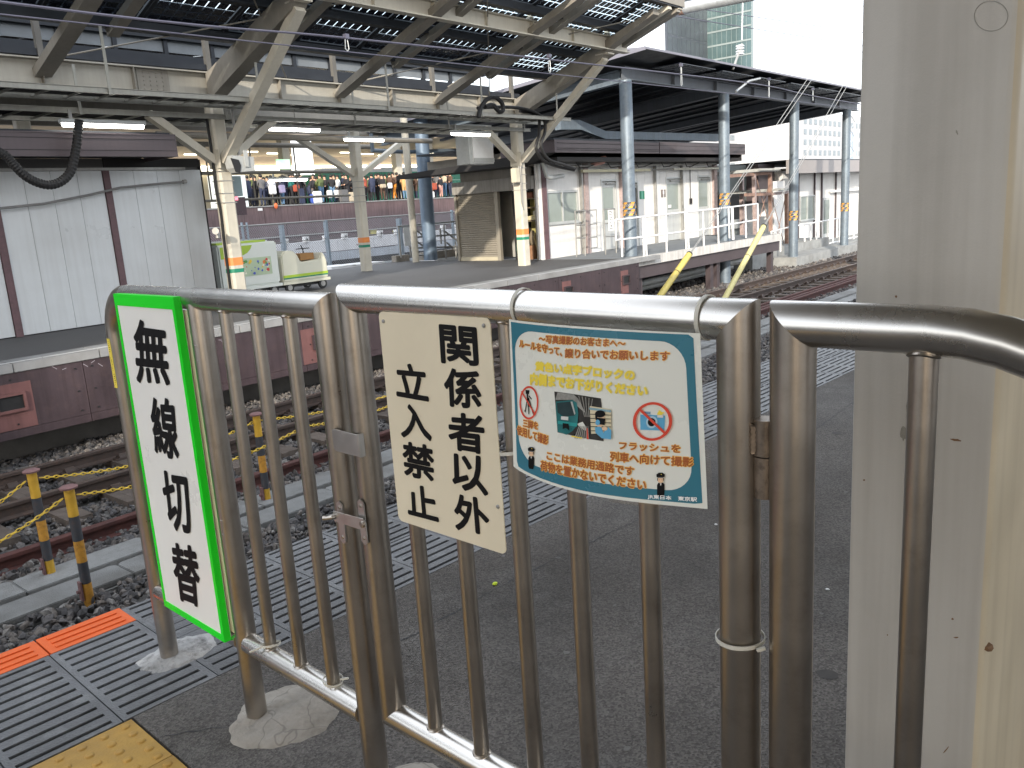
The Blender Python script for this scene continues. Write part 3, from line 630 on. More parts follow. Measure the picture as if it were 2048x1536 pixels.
def ell(cx, cy, rx, ry, n=28, a0=0, a1=360): return [(cx+rx*math.cos(R(a0+(a1-a0)*i/n)), cy+ry*math.sin(R(a0+(a1-a0)*i/n))) for i in range(n)]
def ring(name, cx, cy, rx, ry, wd, ang, m, layer):
    b = B(); f = PS(layer); n = 48; vs = []
    for i in range(n): c, s_ = math.cos(R(360*i/n)), math.sin(R(360*i/n)); vs += [f(*z4(cx+rx*c, cy+ry*s_)), f(*z4(cx+(rx-wd)*c, cy+(ry-wd*ry/rx*.8)*s_))]
    b.add(vs, [(2*i, 2*((i+1) % n), 2*((i+1) % n)+1, 2*i+1) for i in range(n)])
    (x0, y0), (x1, y1), hw = ang
    dx, dy = x1-x0, y1-y0; l = math.hypot(dx, dy); nx, ny = -dy/l*hw, dx/l*hw
    b.poly([PS(layer+1)(*z4(*p)) for p in ((x0+nx, y0+ny), (x1+nx, y1+ny), (x1-nx, y1-ny), (x0-nx, y0-ny))]); return b.build(name, m, po)
# tripod pictogram
b = B(); f = PS(3)
for q_ in (((195,582),(225,584),(222,612),(196,610)), ((202,610),(214,612),(216,650),(206,650)), ((206,640),(213,642),(196,748),(190,742)), ((208,640),(216,640),(226,760),(219,758)), ((212,640),(220,636),(262,768),(256,766)), ((222,622),(244,646),(240,652),(219,630)), ((188,728),(196,728),(194,740),(187,740)), ((219,690),(226,692),(226,706),(219,704)), ((234,705),(243,702),(247,714),(238,716))):
    b.poly([f(*z4(*p)) for p in q_])
b.build('tripod_pictogram', ink, po)
ring('prohibition_ring', 222, 675, 73, 122, 11, ((165,592),(274,764),4.5), redp, 4)
# camera pictogram
cb = [shp('camera_pictogram', [(1056,752),(1232,762),(1228,872),(1060,862)], lblue, 2), shp('camera_pictogram', [(1085,730),(1130,733),(1128,752),(1083,750)], pm('print_steel', (.2,.35,.5), .4), 2), shp('camera_pictogram', ell(1140, 808, 40, 44), pm('print_pale_blue', (.45,.65,.78), .4), 3), shp('camera_pictogram', ell(1140, 808, 27, 30), ink, 4), shp('camera_pictogram', ell(1148, 800, 8, 9, 12), lblue, 5), shp('camera_pictogram', [(1175,752),(1192,720),(1208,735),(1232,738),(1212,752),(1218,772),(1195,760)], yel, 4), shp('camera_pictogram', [(1180,756),(1222,758),(1221,776),(1180,774)], prw, 5)]
ring('prohibition_ring', 1147, 802, 138, 140, 22, ((1056,712),(1240,892),9), redp, 6)
# photo print of a train at a platform
bk = pm('print_photo_dark', (.028,.026,.024), .35, 0, .5, 60); gy = pm('print_photo_grey', (.30,.30,.28), .4, 0, .3, 70); teal = pm('print_teal', (.015,.16,.17), .35, 0, .25, 40); wind = pm('print_window', (.012,.035,.04), .3, 0, .3, 50)
shp('photo_print', [(414,590),(600,612),(768,636),(790,780),(798,944),(700,930),(560,905),(448,885),(430,730)], bk, 2)
shp('photo_print', [(440,596),(565,610),(600,640),(660,745),(590,690),(560,648),(425,650)], gy, 3)
shp('photo_print', [(430,662),(560,650),(590,668),(605,740),(600,830),(565,872),(520,900),(452,880),(436,760)], teal, 4)
shp('photo_print', [(440,672),(545,660),(565,690),(580,760),(500,768),(448,742)], wind, 5); shp('photo_print', [(545,660),(560,660),(585,745),(578,755)], pm('print_photo_light', (.5,.52,.5), .4), 6)
shp('photo_print', [(476,766),(532,770),(532,796),(476,790)], prw, 6); shp('photo_print', [(490,815),(535,820),(542,868),(515,850),(492,858)], ink, 6); shp('photo_print', [(452,800),(600,815),(598,840),(452,822)], pm('print_teal_light', (.02,.33,.33), .4), 5)
for i in range(7): shp('photo_print', [(612+i*11, 835),(617+i*11, 836),(590+i*17, 925),(580+i*17, 923)], gy, 4)
shp('photo_print', [(672,850),(679,850),(690,930),(676,928)], redp, 5); shp('photo_print', [(560,905),(640,918),(640,926),(556,912)], yel, 5)
for i in range(5): shp('photo_print', [(600+i*26, 618+i*5),(606+i*26, 619+i*5),(655+i*9, 770),(650+i*9, 768)], gy, 3)
# a plain figure holding a camera
stp = pm('print_pale', (.74,.66,.46), .4)
shp('figure_print', [(690,690),(848,712),(856,880),(708,890)], stp, 5)
for i in range(5): shp('figure_print', [(694,745+i*30),(852,752+i*28),(852,757+i*28),(694,751+i*30)], bk, 6)
shp('figure_print', [(688,700),(850,718),(850,735),(688,716)], pm('print_stripe', (.25,.42,.5), .4), 6)
shp('figure_print', ell(770, 790, 36, 52), skinp, 7); shp('figure_print', ell(772, 745, 38, 26), ink, 8); shp('figure_print', [(735,745),(755,745),(752,790),(738,785)], ink, 8); shp('figure_print', [(744,770),(812,778),(808,824),(748,818)], ink, 9)
shp('figure_print', ell(758, 806, 17, 20), lblue, 10); shp('figure_print', [(738,842),(770,836),(790,850),(800,880),(835,840),(858,862),(857,928),(790,920),(742,880)], lblue, 8); shp('figure_print', ell(810, 850, 20, 15), skinp, 9)
def staff(cx, cy, s):
    f_ = lambda pts: [(cx+x*s, cy+y*s) for x, y in pts]
    shp('staff_print', f_([(-30,70),(-20,52),(20,52),(32,70),(30,150),(22,176),(-20,172),(-30,150)]), ink, 3); shp('staff_print', f_(ell(0, 22, 27, 32, 18)), skinp, 4)
    shp('staff_print', f_([(-32,2),(-34,-22),(-14,-36),(16,-36),(36,-18),(33,4)]), ink, 5); shp('staff_print', f_([(-26,2),(28,4),(24,11),(-22,9)]), pm('print_grey', (.2,.2,.2), .4), 6)
    shp('staff_print', f_([(-7,56),(8,56),(2,80)]), prw, 4); shp('staff_print', f_([(-26,10),(-20,10),(-20,36),(-26,30)]), ink, 5); shp('staff_print', f_([(20,10),(27,10),(27,30),(21,36)]), ink, 5)
    shp('staff_print', f_([(4,-25),(12,-25),(10,-18),(5,-18)]), yel, 6); shp('staff_print', f_([(-12,24),(-4,25),(-4,27),(-12,26)]), ink, 5); shp('staff_print', f_([(5,25),(13,24),(13,26),(5,27)]), ink, 5)
staff(247, 1022, .76); staff(1206, 1204, .84)
# cable ties
def ring_tie(c, ax, r, lab, tail=None, squash=1., wd=.003):
    b = B(); ax = Vector(ax).normalized(); a = ax.orthogonal().normalized(); c2 = ax.cross(a)
    if abs(ax.y) > .9: a, c2 = Vector((1,0,0)), Vector((0,0,1))
    n = 36
    for i in range(n):
        q = [2*math.pi*(i+k)/n for k in (0, 1)]; P = [Vector(c)+a*math.cos(x)*r+c2*math.sin(x)*r*squash for x in q]
        b.add([P[0]-ax*wd, P[1]-ax*wd, P[1]+ax*wd, P[0]+ax*wd] + [p+(p-Vector(c)).normalized()*.0014+s*wd*ax for p, s in ((P[0],-1),(P[1],-1),(P[1],1),(P[0],1))], [(0,1,2,3),(4,5,6,7),(0,1,5,4),(3,2,6,7)])
    if tail: b.beam(tail[0], tail[1], .0045, .004)
    return tag(b.build('cable_tie', tie, smooth=True), lab, 'cable tie')
ring_tie((FX, .918, 1.236), (0,1,.12), .0305, 'white cable tie round the gate top rail at the poster left corner')
ring_tie((FX, .578, 1.233), (0,1,-.05), .0305, 'white cable tie round the gate top rail at the poster right corner', ((FX-.033, .578, 1.215), (FX-.04, .57, 1.205)))
ring_tie((FX-.01, .945, .985), (.1,.2,1), .03, 'white cable tie joining poster lower left corner to the gate bar')
ring_tie((FX, gr, .765), (0,.05,1), .034, 'white cable tie round the gate stile under the hinge', ((FX-.02, gr-.036, .765), (FX-.012, gr-.045, .768)))
ring_tie((FX, 1.92, .283), (.15,.2,1), .026, 'pale string tied round the first bar base right of the green sign', ((FX-.02, 1.93, .28), (FX-.045, 1.955, .268)))
ring_tie((FX, 1.632, .283), (0,-.2,1), .024, 'pale string tied round the bar base beside the gate post', ((FX+.01, 1.615, .286), (FX+.02, 1.595, .292)))
# near painted column
colm = pm('column_paint', (.50,.485,.455), .42, 0, .04, 2.5, streak=.3, tint=(.40,.385,.355,.25), bump=.06, bscale=300)
b = B(); P = []
x0, x1, y0, y1, rr_ = 1.6, 2.35, .345, .597, .018
for cx, cy, a0, r_ in ((x1-rr_, y1-rr_, 0, rr_), (x0+.002, y1-.002, 90, .002), (x0+rr_, y0+rr_, 180, rr_), (x1-rr_, y0+rr_, 270, rr_)):
    for i in range(7): a = R(a0+15*i); P.append((cx+r_*math.cos(a), cy+r_*math.sin(a), 0))
b.prism(P, (0, 0, 4.2)); pc = tag(b.build('painted_column', [colm, pm('column_warm_lit', (.60,.53,.40), .45, 0, .08, 3, dirt=.45, streak=.2, bump=.05, bscale=300)], smooth=True), 'large pale grey painted steel column close up at the right', 'column')
for p in pc.data.polygons:
    if p.normal.y < -.5: p.material_index = 1  # warm light on this side is put into the colour as cream
stain = pm('stain_rust', (.18,.10,.05), .8); stain2 = pm('stain_grey', (.24,.23,.20), .8, 0, .3, 60)
def blot(px, py, rx, ry, m, face='x', rot=0):
    b = B(); P = []
    for i in range(14):
        a = 2*math.pi*i/14; k = random.uniform(.7, 1.2); dx = rx*k*math.cos(a); dy = ry*k*math.sin(a); P.append((px+dx*math.cos(rot)-dy*math.sin(rot), py+dx*math.sin(rot)+dy*math.cos(rot)))
    b.poly([NX(x, y, x0-.0008) for x, y in P]); b.build('paint_chip', m, pc)
blot(1808, 868, 8, 14, stain2); blot(1818, 825, 6, 26, stain2); blot(1912, 880, 12, 2.5, stain, rot=.2); blot(1792, 593, 2.5, 2.5, stain); blot(1914, 265, 2, 5, stain2, rot=-.4); blot(1905, 1238, 2.5, 2, stain); blot(1912, 1275, 5, 1.5, stain); blot(1728, 960, 2, 2, stain); blot(1892, 1500, 10, 1.5, stain, rot=-.9); blot(1775, 1270, 1.5, 1.5, stain)
b = B(); cpt = [NX(1982+36*math.cos(a)*(.93), 32+30*math.sin(a), x0-.0005) for a in [2*math.pi*i/40 for i in range(41)]]; b.tube(cpt, .0006, 5).build('ring_mark', pm('ring_grey', (.33,.32,.29), .6), pc)
b = B(); b.tube([(x0+.012, y0-.001, .53), (x0+.03, y0-.001, .525), (x0+.05, y0-.001, .515)], [.004, .009, .003], 8).build('paint_chip', stain, pc)
# small litter
b = B(); b.ball((2.036, 2.086, .006), .012, .009, .006); tag(b.build('litter_bit', pm('litter_lime', (.55,.7,.03), .6), smooth=True), 'tiny lime green scrap lying on the asphalt', 'litter')
b = B(); p = FZ(1048, 1160, 0); q = np.array(W(*p)); b.box(q[0]-.03, q[0]+.04, q[1]-.006, q[1]+.006, .0008, .0016); b.build('paint_spot', pm('spot_blue', (.06,.16,.3), .8), plat)
for (x, y) in ((1432, 1050), (1480, 1300), (840, 1480), (1655, 1180)):
    q = np.array(W(*FZ(x, y, 0))); B().ball((q[0], q[1], .003), .006, .008, .003, 6, 4).build('grit_bit', whitep, plat)
# striped posts and chains
def spost(uv, lab):
    p = W(uv[0], uv[1], -1.2); t_ = thing('striped_post', lab, 'post', p, 'short striped chain posts in the ballast')
    z = -1.2; top = -.30; hs = [0, .2, .36, .52, .70, .90]
    for i in range(5):
        m = (yellow, poleblk, orangey, poleblk, yellow)[i] if uv[1] > -4.2 else (orangey, poleblk, orangey, poleblk, yellow)[i]
        B().cyl((p[0], p[1], z+hs[i]), (p[0], p[1], z+hs[i+1]-.001), .034, 20).build('stripe', m, t_, smooth=True)
    B().tube([(p[0], p[1], top), (p[0], p[1], top+.012), (p[0], p[1], top+.02)], [.058, .06, .045], 22).build('cap', rustc, t_, smooth=True)
    b = B(); b.box(p[0]-.05, p[0]-.036, p[1]-.025, p[1]+.025, -1.12, -.98); b.cyl((p[0]-.07, p[1], -1.05), (p[0]-.03, p[1], -1.05), .014, 8); b.build('bracket', rustc, t_)
    b = B(); b.tube([(p[0], p[1]+.03, -.36), (p[0]+.02, p[1]+.03, -.335), (p[0]+.045, p[1]+.02, -.35)], .005, 6); b.build('eyelet', rustc, t_); return Vector(p)
A1 = spost((1.62, -3.85), 'striped yellow post standing behind the concrete trough'); A2 = spost((1.60, -4.55), 'rusty orange striped post nearest the platform'); A3 = spost((3.50, -3.92), 'striped orange post seen between the fence bars')
def chain(p, q, sag, lab, d=.045):
    p = Vector(p); q = Vector(q); L_ = (q-p).length*1.02; n = int(L_/(d*.72)); b = B()
    f = lambda t_: p.lerp(q, t_)-Vector((0, 0, 4*sag*t_*(1-t_)))
    for i in range(n):
        c = f((i+.5)/n); dr = (f((i+1)/n)-f(i/n)).normalized(); s = dr.cross(Vector((0,0,1))).normalized(); u = s.cross(dr)
        if i % 2: s, u = u, s
        P = [c+dr*(d/2*.95*math.cos(a)) + s*(d*.22*math.sin(a)) for a in [2*math.pi*k/8 for k in range(9)]]
        b.tube(P, .0042, 5, caps=False)
    return tag(b.build('chain', pm('chain_yellow', (.62,.43,.05), .5, 0, .2, 9), smooth=True), lab, 'chain')
t1, t2, t3 = [v+Vector((0, 0, .84)) for v in (A1, A2, A3)]
lf = Vector(W(-.3, -3.85, -.36)); lf2 = Vector(W(-.3, -4.6, -.36))
chain(t1+Vector((.05,0,0)), t3+Vector((-.04,0,0)), .10, 'yellow chain hanging between the two rear striped posts'); chain(t1-Vector((.05,0,0)), lf, .28, 'yellow chain running left from the rear striped post')
chain(t2+Vector((.05,0,0)), Vector(W(3.6, -4.5, -.36)), .10, 'yellow chain running right from the nearest striped post'); chain(t2-Vector((.05,0,0)), lf2, .22, 'yellow chain running left from the nearest striped post')
chain(Vector(W(3.6, -4.5, -.36)), Vector(W(6.1, -3.95, -.36)), .12, 'yellow chain rising right behind the fence bars'); chain(t3+Vector((.05,0,0)), Vector(W(6.1, -3.95, -.36)), .1, 'yellow chain from the striped post toward the gate')
# ================================================================== OPPOSITE SIDE: building on the left
def part(par, name, m, *boxes, f=W, **k):
    b = B(f)
    for q in boxes: b.box(*q)
    return b.build(name, m, par, **k)
def P2(px, py, v): a = FV(px, py, v); return (a[0], a[2])
lb = thing('platform_office', 'white panelled platform office with plum posts and dark brown fascia at the left', 'building', W(4, 2.8, 0))
part(lb, 'core', pm('core_grey', (.12,.12,.12), .8), (-9, 7.18, 2.80, 5.2, -.002, 2.52)); part(lb, 'roof', roofm, (-9.5, 6.3, 1.95, 5.6, 2.78, 2.83))
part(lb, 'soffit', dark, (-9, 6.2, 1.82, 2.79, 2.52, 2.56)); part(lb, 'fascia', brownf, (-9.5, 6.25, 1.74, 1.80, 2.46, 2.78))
for z in (2.54, 2.7): part(lb, 'fascia_seam', dark, (-9.5, 6.25, 1.733, 1.7395, z, z+.007))
part(lb, 'fascia_lip', brownf, (-9.5, 6.26, 1.725, 1.739, 2.46, 2.475)); part(lb, 'fascia_lip', brownf, (-9.5, 6.26, 1.727, 1.739, 2.765, 2.782)); part(lb, 'fascia_end', brownf, (6.252, 6.27, 1.74, 2.78, 2.46, 2.782))
part(lb, 'gutter_pipe', graym, (-9, 6.9, 2.70, 2.755, 2.335, 2.375))
u = 5.60
pan = []
for base in (5.6, 3.98, 2.36, .74):
    part(lb, 'post', maroon, (base-.05, base+.05, 2.735, 2.79, 0, 2.37))
    for k in range(4):
        a = base-1.62+.055+k*.378; part(lb, 'wall_panel', panelw, (a, a+.373, 2.762, 2.795, .015, 2.333))
for k in range(4): a = 5.655+k*.385; part(lb, 'wall_panel', panelw, (a, a+.380, 2.762, 2.795, .015, 2.333))
part(lb, 'base_strip', dark, (-.8, 7.18, 2.76, 2.795, 0, .013)); part(lb, 'dark_header', dark, (5.6, 7.19, 2.77, 2.799, 2.38, 2.52))
part(lb, 'corner_post', dark, (7.185, 7.22, 2.765, 2.83, 0, 2.5))
B(W).tube([(3.6, 2.66, 1.80), (4.6, 2.66, 1.87), (5.3, 2.66, 1.98), (5.75, 2.66, 2.07), (6.3, 2.66, 2.11), (6.83, 2.66, 2.14)], .018, 10).build('conduit', pm('conduit_grey', (.2,.2,.2), .5), lb, smooth=True)
B(W).cyl((6.80, 2.66, 2.137), (6.86, 2.66, 2.143), .032, 12).build('conduit_cap', graym, lb, smooth=True)
hp_ = [FV(x, y, 1.5) for x, y in [(158,240),(156,262),(153,290),(148,318),(140,345),(122,363),(98,370),(72,364),(48,350),(28,330),(12,312),(-10,300)]]
def smoothp(P, k=8):
    out = []
    for i in range(len(P)-1):
        p0, p1, p2, p3 = [Vector(P[max(0, min(len(P)-1, i+j))]) for j in (-1, 0, 1, 2)]
        for t in range(k):
            t /= k; out.append(.5*((2*p1)+(-p0+p2)*t+(2*p0-5*p1+4*p2-p3)*t*t+(-p0+3*p1-3*p2+p3)*t**3))
    out.append(Vector(P[-1])); return out
sp_ = smoothp(hp_, 8); b = B(W); b.tube(sp_, [.055+.007*(i % 2) for i in range(len(sp_))], 12); tag(b.build('cable_hose', black, smooth=False), 'black ribbed hose looping below the left fluorescent lamp', 'hose')
# ================================================================== canopy columns and canopy
def column(u, v, lab, left=True, right=True, outer=True, band=True, h=3.42, s=.12, bl=1.12, bh=3.12):
    t_ = thing('canopy_column', lab, 'column', W(u, v, 0), 'cream columns carrying the opposite canopy'); c = .035
    prof = [(-s,-s+c),(-s+c,-s),(s-c,-s),(s,-s+c),(s,s-c),(s-c,s),(-s+c,s),(-s,s-c)]
    b = B(W); b.prism([(u+a, v+d, 0) for a, d in prof], (0, 0, h)); b.build('shaft', cream, t_)
    for nm, m, z0, z1 in (('orange_band', jorange, .73, .86), ('green_band', jgreen, .61, .675)):
        k = 1.012; b = B(W); b.prism([(u+a*k, v+d*k, z0) for a, d in prof], (0, 0, z1-z0)); b.build(nm, m, t_)
    if outer: B(W).beam((u, v-.16, 2.42), (u, -.36, 4.30), .13, .17, (1,0,0)).build('outer_brace', cream, t_); part(t_, 'brace_plate', cream, (u-.12, u+.12, -.52, -.2, 4.36, 4.385))
    if left: B(W).beam((u-.1, v, 2.42), (u-bl, v, bh), .12, .15, (0,1,0)).build('side_brace', cream, t_)
    if right: B(W).beam((u+.1, v, 2.42), (u+bl, v, bh), .12, .15, (0,1,0)).build('side_brace', cream, t_)
    b = B(W); b.box(u-.135, u-.125, v-.2, v+.13, 2.3, 2.6); b.build('gusset', cream, t_)
    b = B(W)
    for z in (1.75, 1.9, 2.1, 2.25): b.box(u-s-.008, u+s+.008, v-s-.008, v+s+.008, z, z+.012)
    b.build('cable_strap', graym, t_)
    return t_
ca = column(7.22, 2.14, 'cream column with orange and green bands beside the left office'); cc = column(14.93, 2.14, 'cream banded column in front of the open store room', right=False)
cb_ = column(13.62, 6.35, 'cream banded column standing alone in the middle distance', outer=False, h=3.5, bl=1.7, bh=3.3)
column(5.9, 6.35, 'cream column behind the left office', outer=False, h=3.5); column(-.5, 2.14, 'cream column left of the plum posts', outer=True)
B(W).tube(smoothp([(7.07,2.14,3.1),(7.07,2.12,2.5),(7.05,2.11,2.0),(7.075,2.10,1.6),(7.07,2.11,1.2),(7.075,2.12,.6),(7.075,2.12,0)], 5), .022, 8).build('cable', black, ca, smooth=True)
B(W).tube([(14.77,2.0,2.3),(14.77,1.98,1.9),(14.79,2.0,1.5),(14.86,2.0,1.3)], .014, 6).build('cable', graym, cc, smooth=True)
B(W).tube([(14.81,1.98,2.35),(14.80,1.98,1.9),(14.83,2.0,1.4)], .014, 6).build('cable', graym, cc, smooth=True)
# horn, projector box, cabinet
q = FV(432, 462, 1.9); h_ = thing('horn_speaker', 'small grey horn speaker on the left column', 'speaker', W(*q))
B(W).tube([(q[0]-.07, q[1]-.1, q[2]), (q[0]-.04, q[1]-.07, q[2]), (q[0], q[1], q[2]), (q[0]+.06, q[1]+.04, q[2])], [.055, .035, .02, .02], 14).build('horn', graym, h_, smooth=True)
B(W).cyl((q[0]+.02, q[1]+.01, q[2]-.12), (q[0]+.04, q[1]+.02, q[2]-.02), .035, 12).build('driver', graym, h_, smooth=True)
f0 = FV(475, 330, 1.8); u, v, z = f0
pj = thing('projector_housing', 'grey hooded floodlight housing hanging beside the left column', 'floodlight', W(u, v, z-.1))
b = B(W); b.prism([(u-.16, v-.12, z+.14), (u+.24, v-.12, z+.12), (u+.24, v-.12, z-.10), (u-.05, v-.12, z-.12), (u-.12, v-.12, z-.05)], (0, .26, 0)); b.build('housing', greyp, pj)
b = B(W); b.prism([(u-.19, v-.121, z+.10), (u-.05, v-.121, z+.07), (u-.02, v-.121, z-.02), (u-.05, v-.121, z-.13), (u-.13, v-.121, z-.12)], (0, -.012, 0)); b.build('lens', black, pj)
b = B(W); b.box(u+.05, u+.12, v-.145, v-.125, z-.04, z+.22); b.build('arm', greyp, pj); B(W).cyl((u+.05, v, z+.14), (u+.02, v, z+.9), .025, 8).build('hanger', graym, pj)
x0_, z0_ = P2(458, 405, 2.3); x1_, z1_ = P2(478, 352, 2.3)
cabn = thing('signal_cabinet', 'narrow teal grey cabinet behind the left column', 'cabinet', W((x0_+x1_)/2, 2.4, z0_)); part(cabn, 'case', pm('cabinet_teal', (.22,.30,.31), .5), (x0_, x1_+.03, 2.3, 2.5, z0_+.1, z1_)); part(cabn, 'display', pm('display_dark', (.05,.02,.03), .3), (x0_+.03, x1_+.05, 2.28, 2.5, z0_-.22, z0_+.08))
b = B(W); a_ = P2(472, 397, 2.27); b.box(a_[0]-.03, a_[0]+.04, 2.272, 2.279, a_[1]-.03, a_[1]+.03); b.build('red_display', emit('display_red', (.8,.03,.1), .8), cabn)
# canopy ---------------------------------------------------------------
cn = thing('platform_canopy', 'cream steel canopy with solar glass roof over the opposite platform', 'canopy', W(7, 1, 3.4))
B(W).ibeam((-12, 2.14, 3.61), (15.15, 2.14, 3.61), .2, .37, .02).build('girder', pm('girder_cream', (.38,.365,.32), .55, 0, .08, 3, streak=.12, dirt=.3), cn)
for u in [k*1.285-4.35 for k in range(16)]:
    b = B(W); b.box(u-.006, u+.006, 2.045, 2.127, 3.45, 3.77); b.build('stiffener', creamd, cn)
b = B(W); b.box(6.0, 6.5, 2.11, 2.129, 3.45, 3.77)
for i in range(5):
    for k in range(4): b.cyl((6.1+k*.1, 2.10, 3.48+i*.06), (6.1+k*.1, 2.112, 3.48+i*.06), .01, 6)
b.build('splice_plate', creamd, cn)
fb = B(W).ibeam((-12, -.44, 4.58), (15.68, -.44, 4.58), .16, .27, .022).build('front_beam', cream, cn)
for u in [k*1.285-4.35 for k in range(16)]: b = B(W); b.box(u-.006, u+.006, -.515, -.455, 4.468, 4.69); b.build('stiffener', cream, cn)
zr = lambda v: 4.66-.355*(v+.44)          # underside of the purlins
for k in range(-2, 6):
    u = 7.22+2.57*k; main = k in (0, 3, -3); w_, h_2 = (.24, .42) if main else (.12, .22)
    if main: 
        b = B(W); b.prism([(u-w_/2, 2.05, 3.45), (u-w_/2, 1.9, 3.42), (u-w_/2, -.30, 4.26), (u-w_/2, -.50, 4.45), (u-w_/2, -1.6, 4.92), (u-w_/2, -1.6, 5.02), (u-w_/2, 2.05, 3.76)], (w_, 0, 0)); b.build('main_rafter', creamd, cn)
    elif u < 15.6: B(W).beam((u, 2.1, zr(2.1)-.16), (u, -1.6, zr(-1.6)-.16), w_, h_2, (1,0,0)).build('rafter', creamd, cn)
    u2 = u+.62
    if u2 < 15.6: B(W).beam((u2, 1.2, zr(1.2)-.06), (u2, -1.75, zr(-1.75)-.06), .1, .16, (1,0,0)).build('rafter', creamd, cn)
for v in (-1.70, -.72, .28, 1.17):
    B(W).beam((-12, v, zr(v)+.05), (15.7, v, zr(v)+.05), .15, .12).build('purlin', roofm, cn)
B(W).beam((-12, -1.78, zr(-1.78)+.1), (15.75, -1.78, zr(-1.78)+.1), .03, .22).build('eaves_trim', creamd, cn)
for u in (12.36+.0, 9.8, 14.93): 
    B(W).beam((u, -.44, 4.72), (u, -.44, zr(-.44)+.28), .08, .1, (1,0,0)).build('strut', cream, cn)
B(W).beam((15.62, 2.2, zr(2.2)+.02), (15.62, -1.75, zr(-1.75)+.02), .14, .18, (1,0,0)).build('end_rafter', cream, cn)
B(W).beam((15.2, -.6, zr(-.6)-.05), (15.2, -1.75, zr(-1.75)-.05), .1, .14, (1,0,0)).build('end_rafter', cream, cn)
# solar panels: dark cells with bright gaps of glass between them
glass = bpy.data.materials.new('roof_glass'); glass.use_nodes = True; t = glass.node_tree; t.nodes.clear(); o_ = t.nodes.new('ShaderNodeOutputMaterial'); ms_ = t.nodes.new('ShaderNodeMixShader'); a_ = t.nodes.new('ShaderNodeBsdfTransparent'); a_.inputs[0].default_value = (.8,.9,.95,1); g_ = t.nodes.new('ShaderNodeBsdfGlossy'); g_.inputs['Roughness'].default_value = .15; ms_.inputs[0].default_value = .06
t.links.new(a_.outputs[0], ms_.inputs[1]); t.links.new(g_.outputs[0], ms_.inputs[2]); t.links.new(ms_.outputs[0], o_.inputs[0])
rows = ((-1.66, -.725), (-.715, .275), (.285, 1.14))
ncell = 0; pr_u = [k*1.285-3.35 for k in range(15)]
def cellmesh(du, dv):
    me = bpy.data.meshes.new('solar_cell'); p = [(-du/2, -dv/2, 0), (du/2, -dv/2, 0), (du/2, dv/2, 0), (-du/2, dv/2, 0)]; vs = [W(*q) for q in p]; o0 = W(0, 0, 0)
    vs = [Vector(v)-Vector(o0) for v in vs]; vs += [v+Vector((0, 0, .012)) for v in vs]; me.from_pydata(vs, [], [(3,2,1,0),(4,5,6,7),(0,1,5,4),(1,2,6,5),(2,3,7,6),(3,0,4,7)]); me.materials.append(solar); return me
slope = math.atan(-.355)
for ui, u0 in enumerate(pr_u):
    for ri, (v0, v1) in enumerate(rows):
        if u0+1.27 > 15.7: u1 = 15.66
        else: u1 = u0+1.27
        b = B(W); zf = lambda v: zr(v)+.12
        for (a, c, d, e) in ((u0, u0+.05, v0, v1), (u1-.05, u1, v0, v1), (u0+.05, u1-.05, v0, v0+.05), (u0+.05, u1-.05, v1-.05, v1)):
            b.prism([(a, d, zf(d)-.02), (c, d, zf(d)-.02), (c, e, zf(e)-.02), (a, e, zf(e)-.02)], (0, 0, .045))
        pnl = b.build('solar_panel', roofm, cn)
        nu = 7; nv = 5; du = (u1-u0-.12)/nu; dv = (v1-v0-.12)/nv; near = ri < 2 and 5 <= ui <= 8
        gl2 = B(W); gl2.poly([(u0+.05, v0+.05, zf(v0+.05)+.01), (u1-.05, v0+.05, zf(v0+.05)+.01), (u1-.05, v1-.05, zf(v1-.05)+.01), (u0+.05, v1-.05, zf(v1-.05)+.01)]); gl2.build('roof_glass', glass, pnl)
        bb = B(W)
        for i in range(nu):
            for j in range(nv):
                a = u0+.06+i*du+.009; c = a+du-.018; d = v0+.06+j*dv+.010; e = d+dv-.020
                tgt = B(W) if near else bb
                tgt.prism([(a, d, zf(d)-.012), (c, d, zf(d)-.012), (c, e, zf(e)-.012), (a, e, zf(e)-.012)], (0, 0, .002))
                if near: tgt.build('solar_cell', solar, pnl)
        if not near: tag(bb.build('solar_cells', solar, pnl), kind='stuff')
# clerestory strip and back slope
part(cn, 'gutter', roofm, (-12, 15.3, 2.28, 2.5, 3.86, 3.95))
skyl = pm('skylight_sheet', (.17,.19,.21), .35, .0, .2, 2)
for i in range(22):
    u = -4+i*.86; part(cn, 'skylight_panel', skyl, (u+.04, u+.82, 3.30, 3.315, 4.29, 4.48)); part(cn, 'skylight_mullion', roofm, (u-.035, u+.035, 3.26, 3.35, 4.2, 4.65))
part(cn, 'purlin', roofm, (-12, 15.3, 3.2, 3.4, 4.48, 4.80)); part(cn, 'purlin', roofm, (-12, 15.3, 3.2, 3.4, 4.12, 4.24))
b = B(W)
for i in range(76):
    b.prism([(-12+i*.33, 3.5, 4.35), (-12+i*.33, 6.4, 4.65), (-12+i*.33, 6.4, 4.66), (-12+i*.33, 3.5, 4.36)], (.31 if i % 5 else .26, 0, 0))
tag(b.build('back_roof_cells', solar, cn), kind='stuff')
b = B(W); b.prism([(-12, 6.4, 4.65), (-12, 9.2, 4.95), (-12, 9.2, 5.0), (-12, 6.4, 4.70)], (24.8, 0, 0)); b.build('back_roof', roofm, cn)
part(cn, 'rear_fascia', creamd, (-12, 14.0, 9.2, 9.3, 3.75, 5.02)); part(cn, 'rear_fascia', creamd, (14.02, 18.6, 9.2, 9.3, 3.75, 4.36)); part(cn, 'rear_girder', creamd, (-12, 14.0, 5.9, 6.0, 3.85, 4.1)); part(cn, 'rear_purlin', roofm, (-12, 14.0, 4.2, 4.3, 4.2, 4.35))
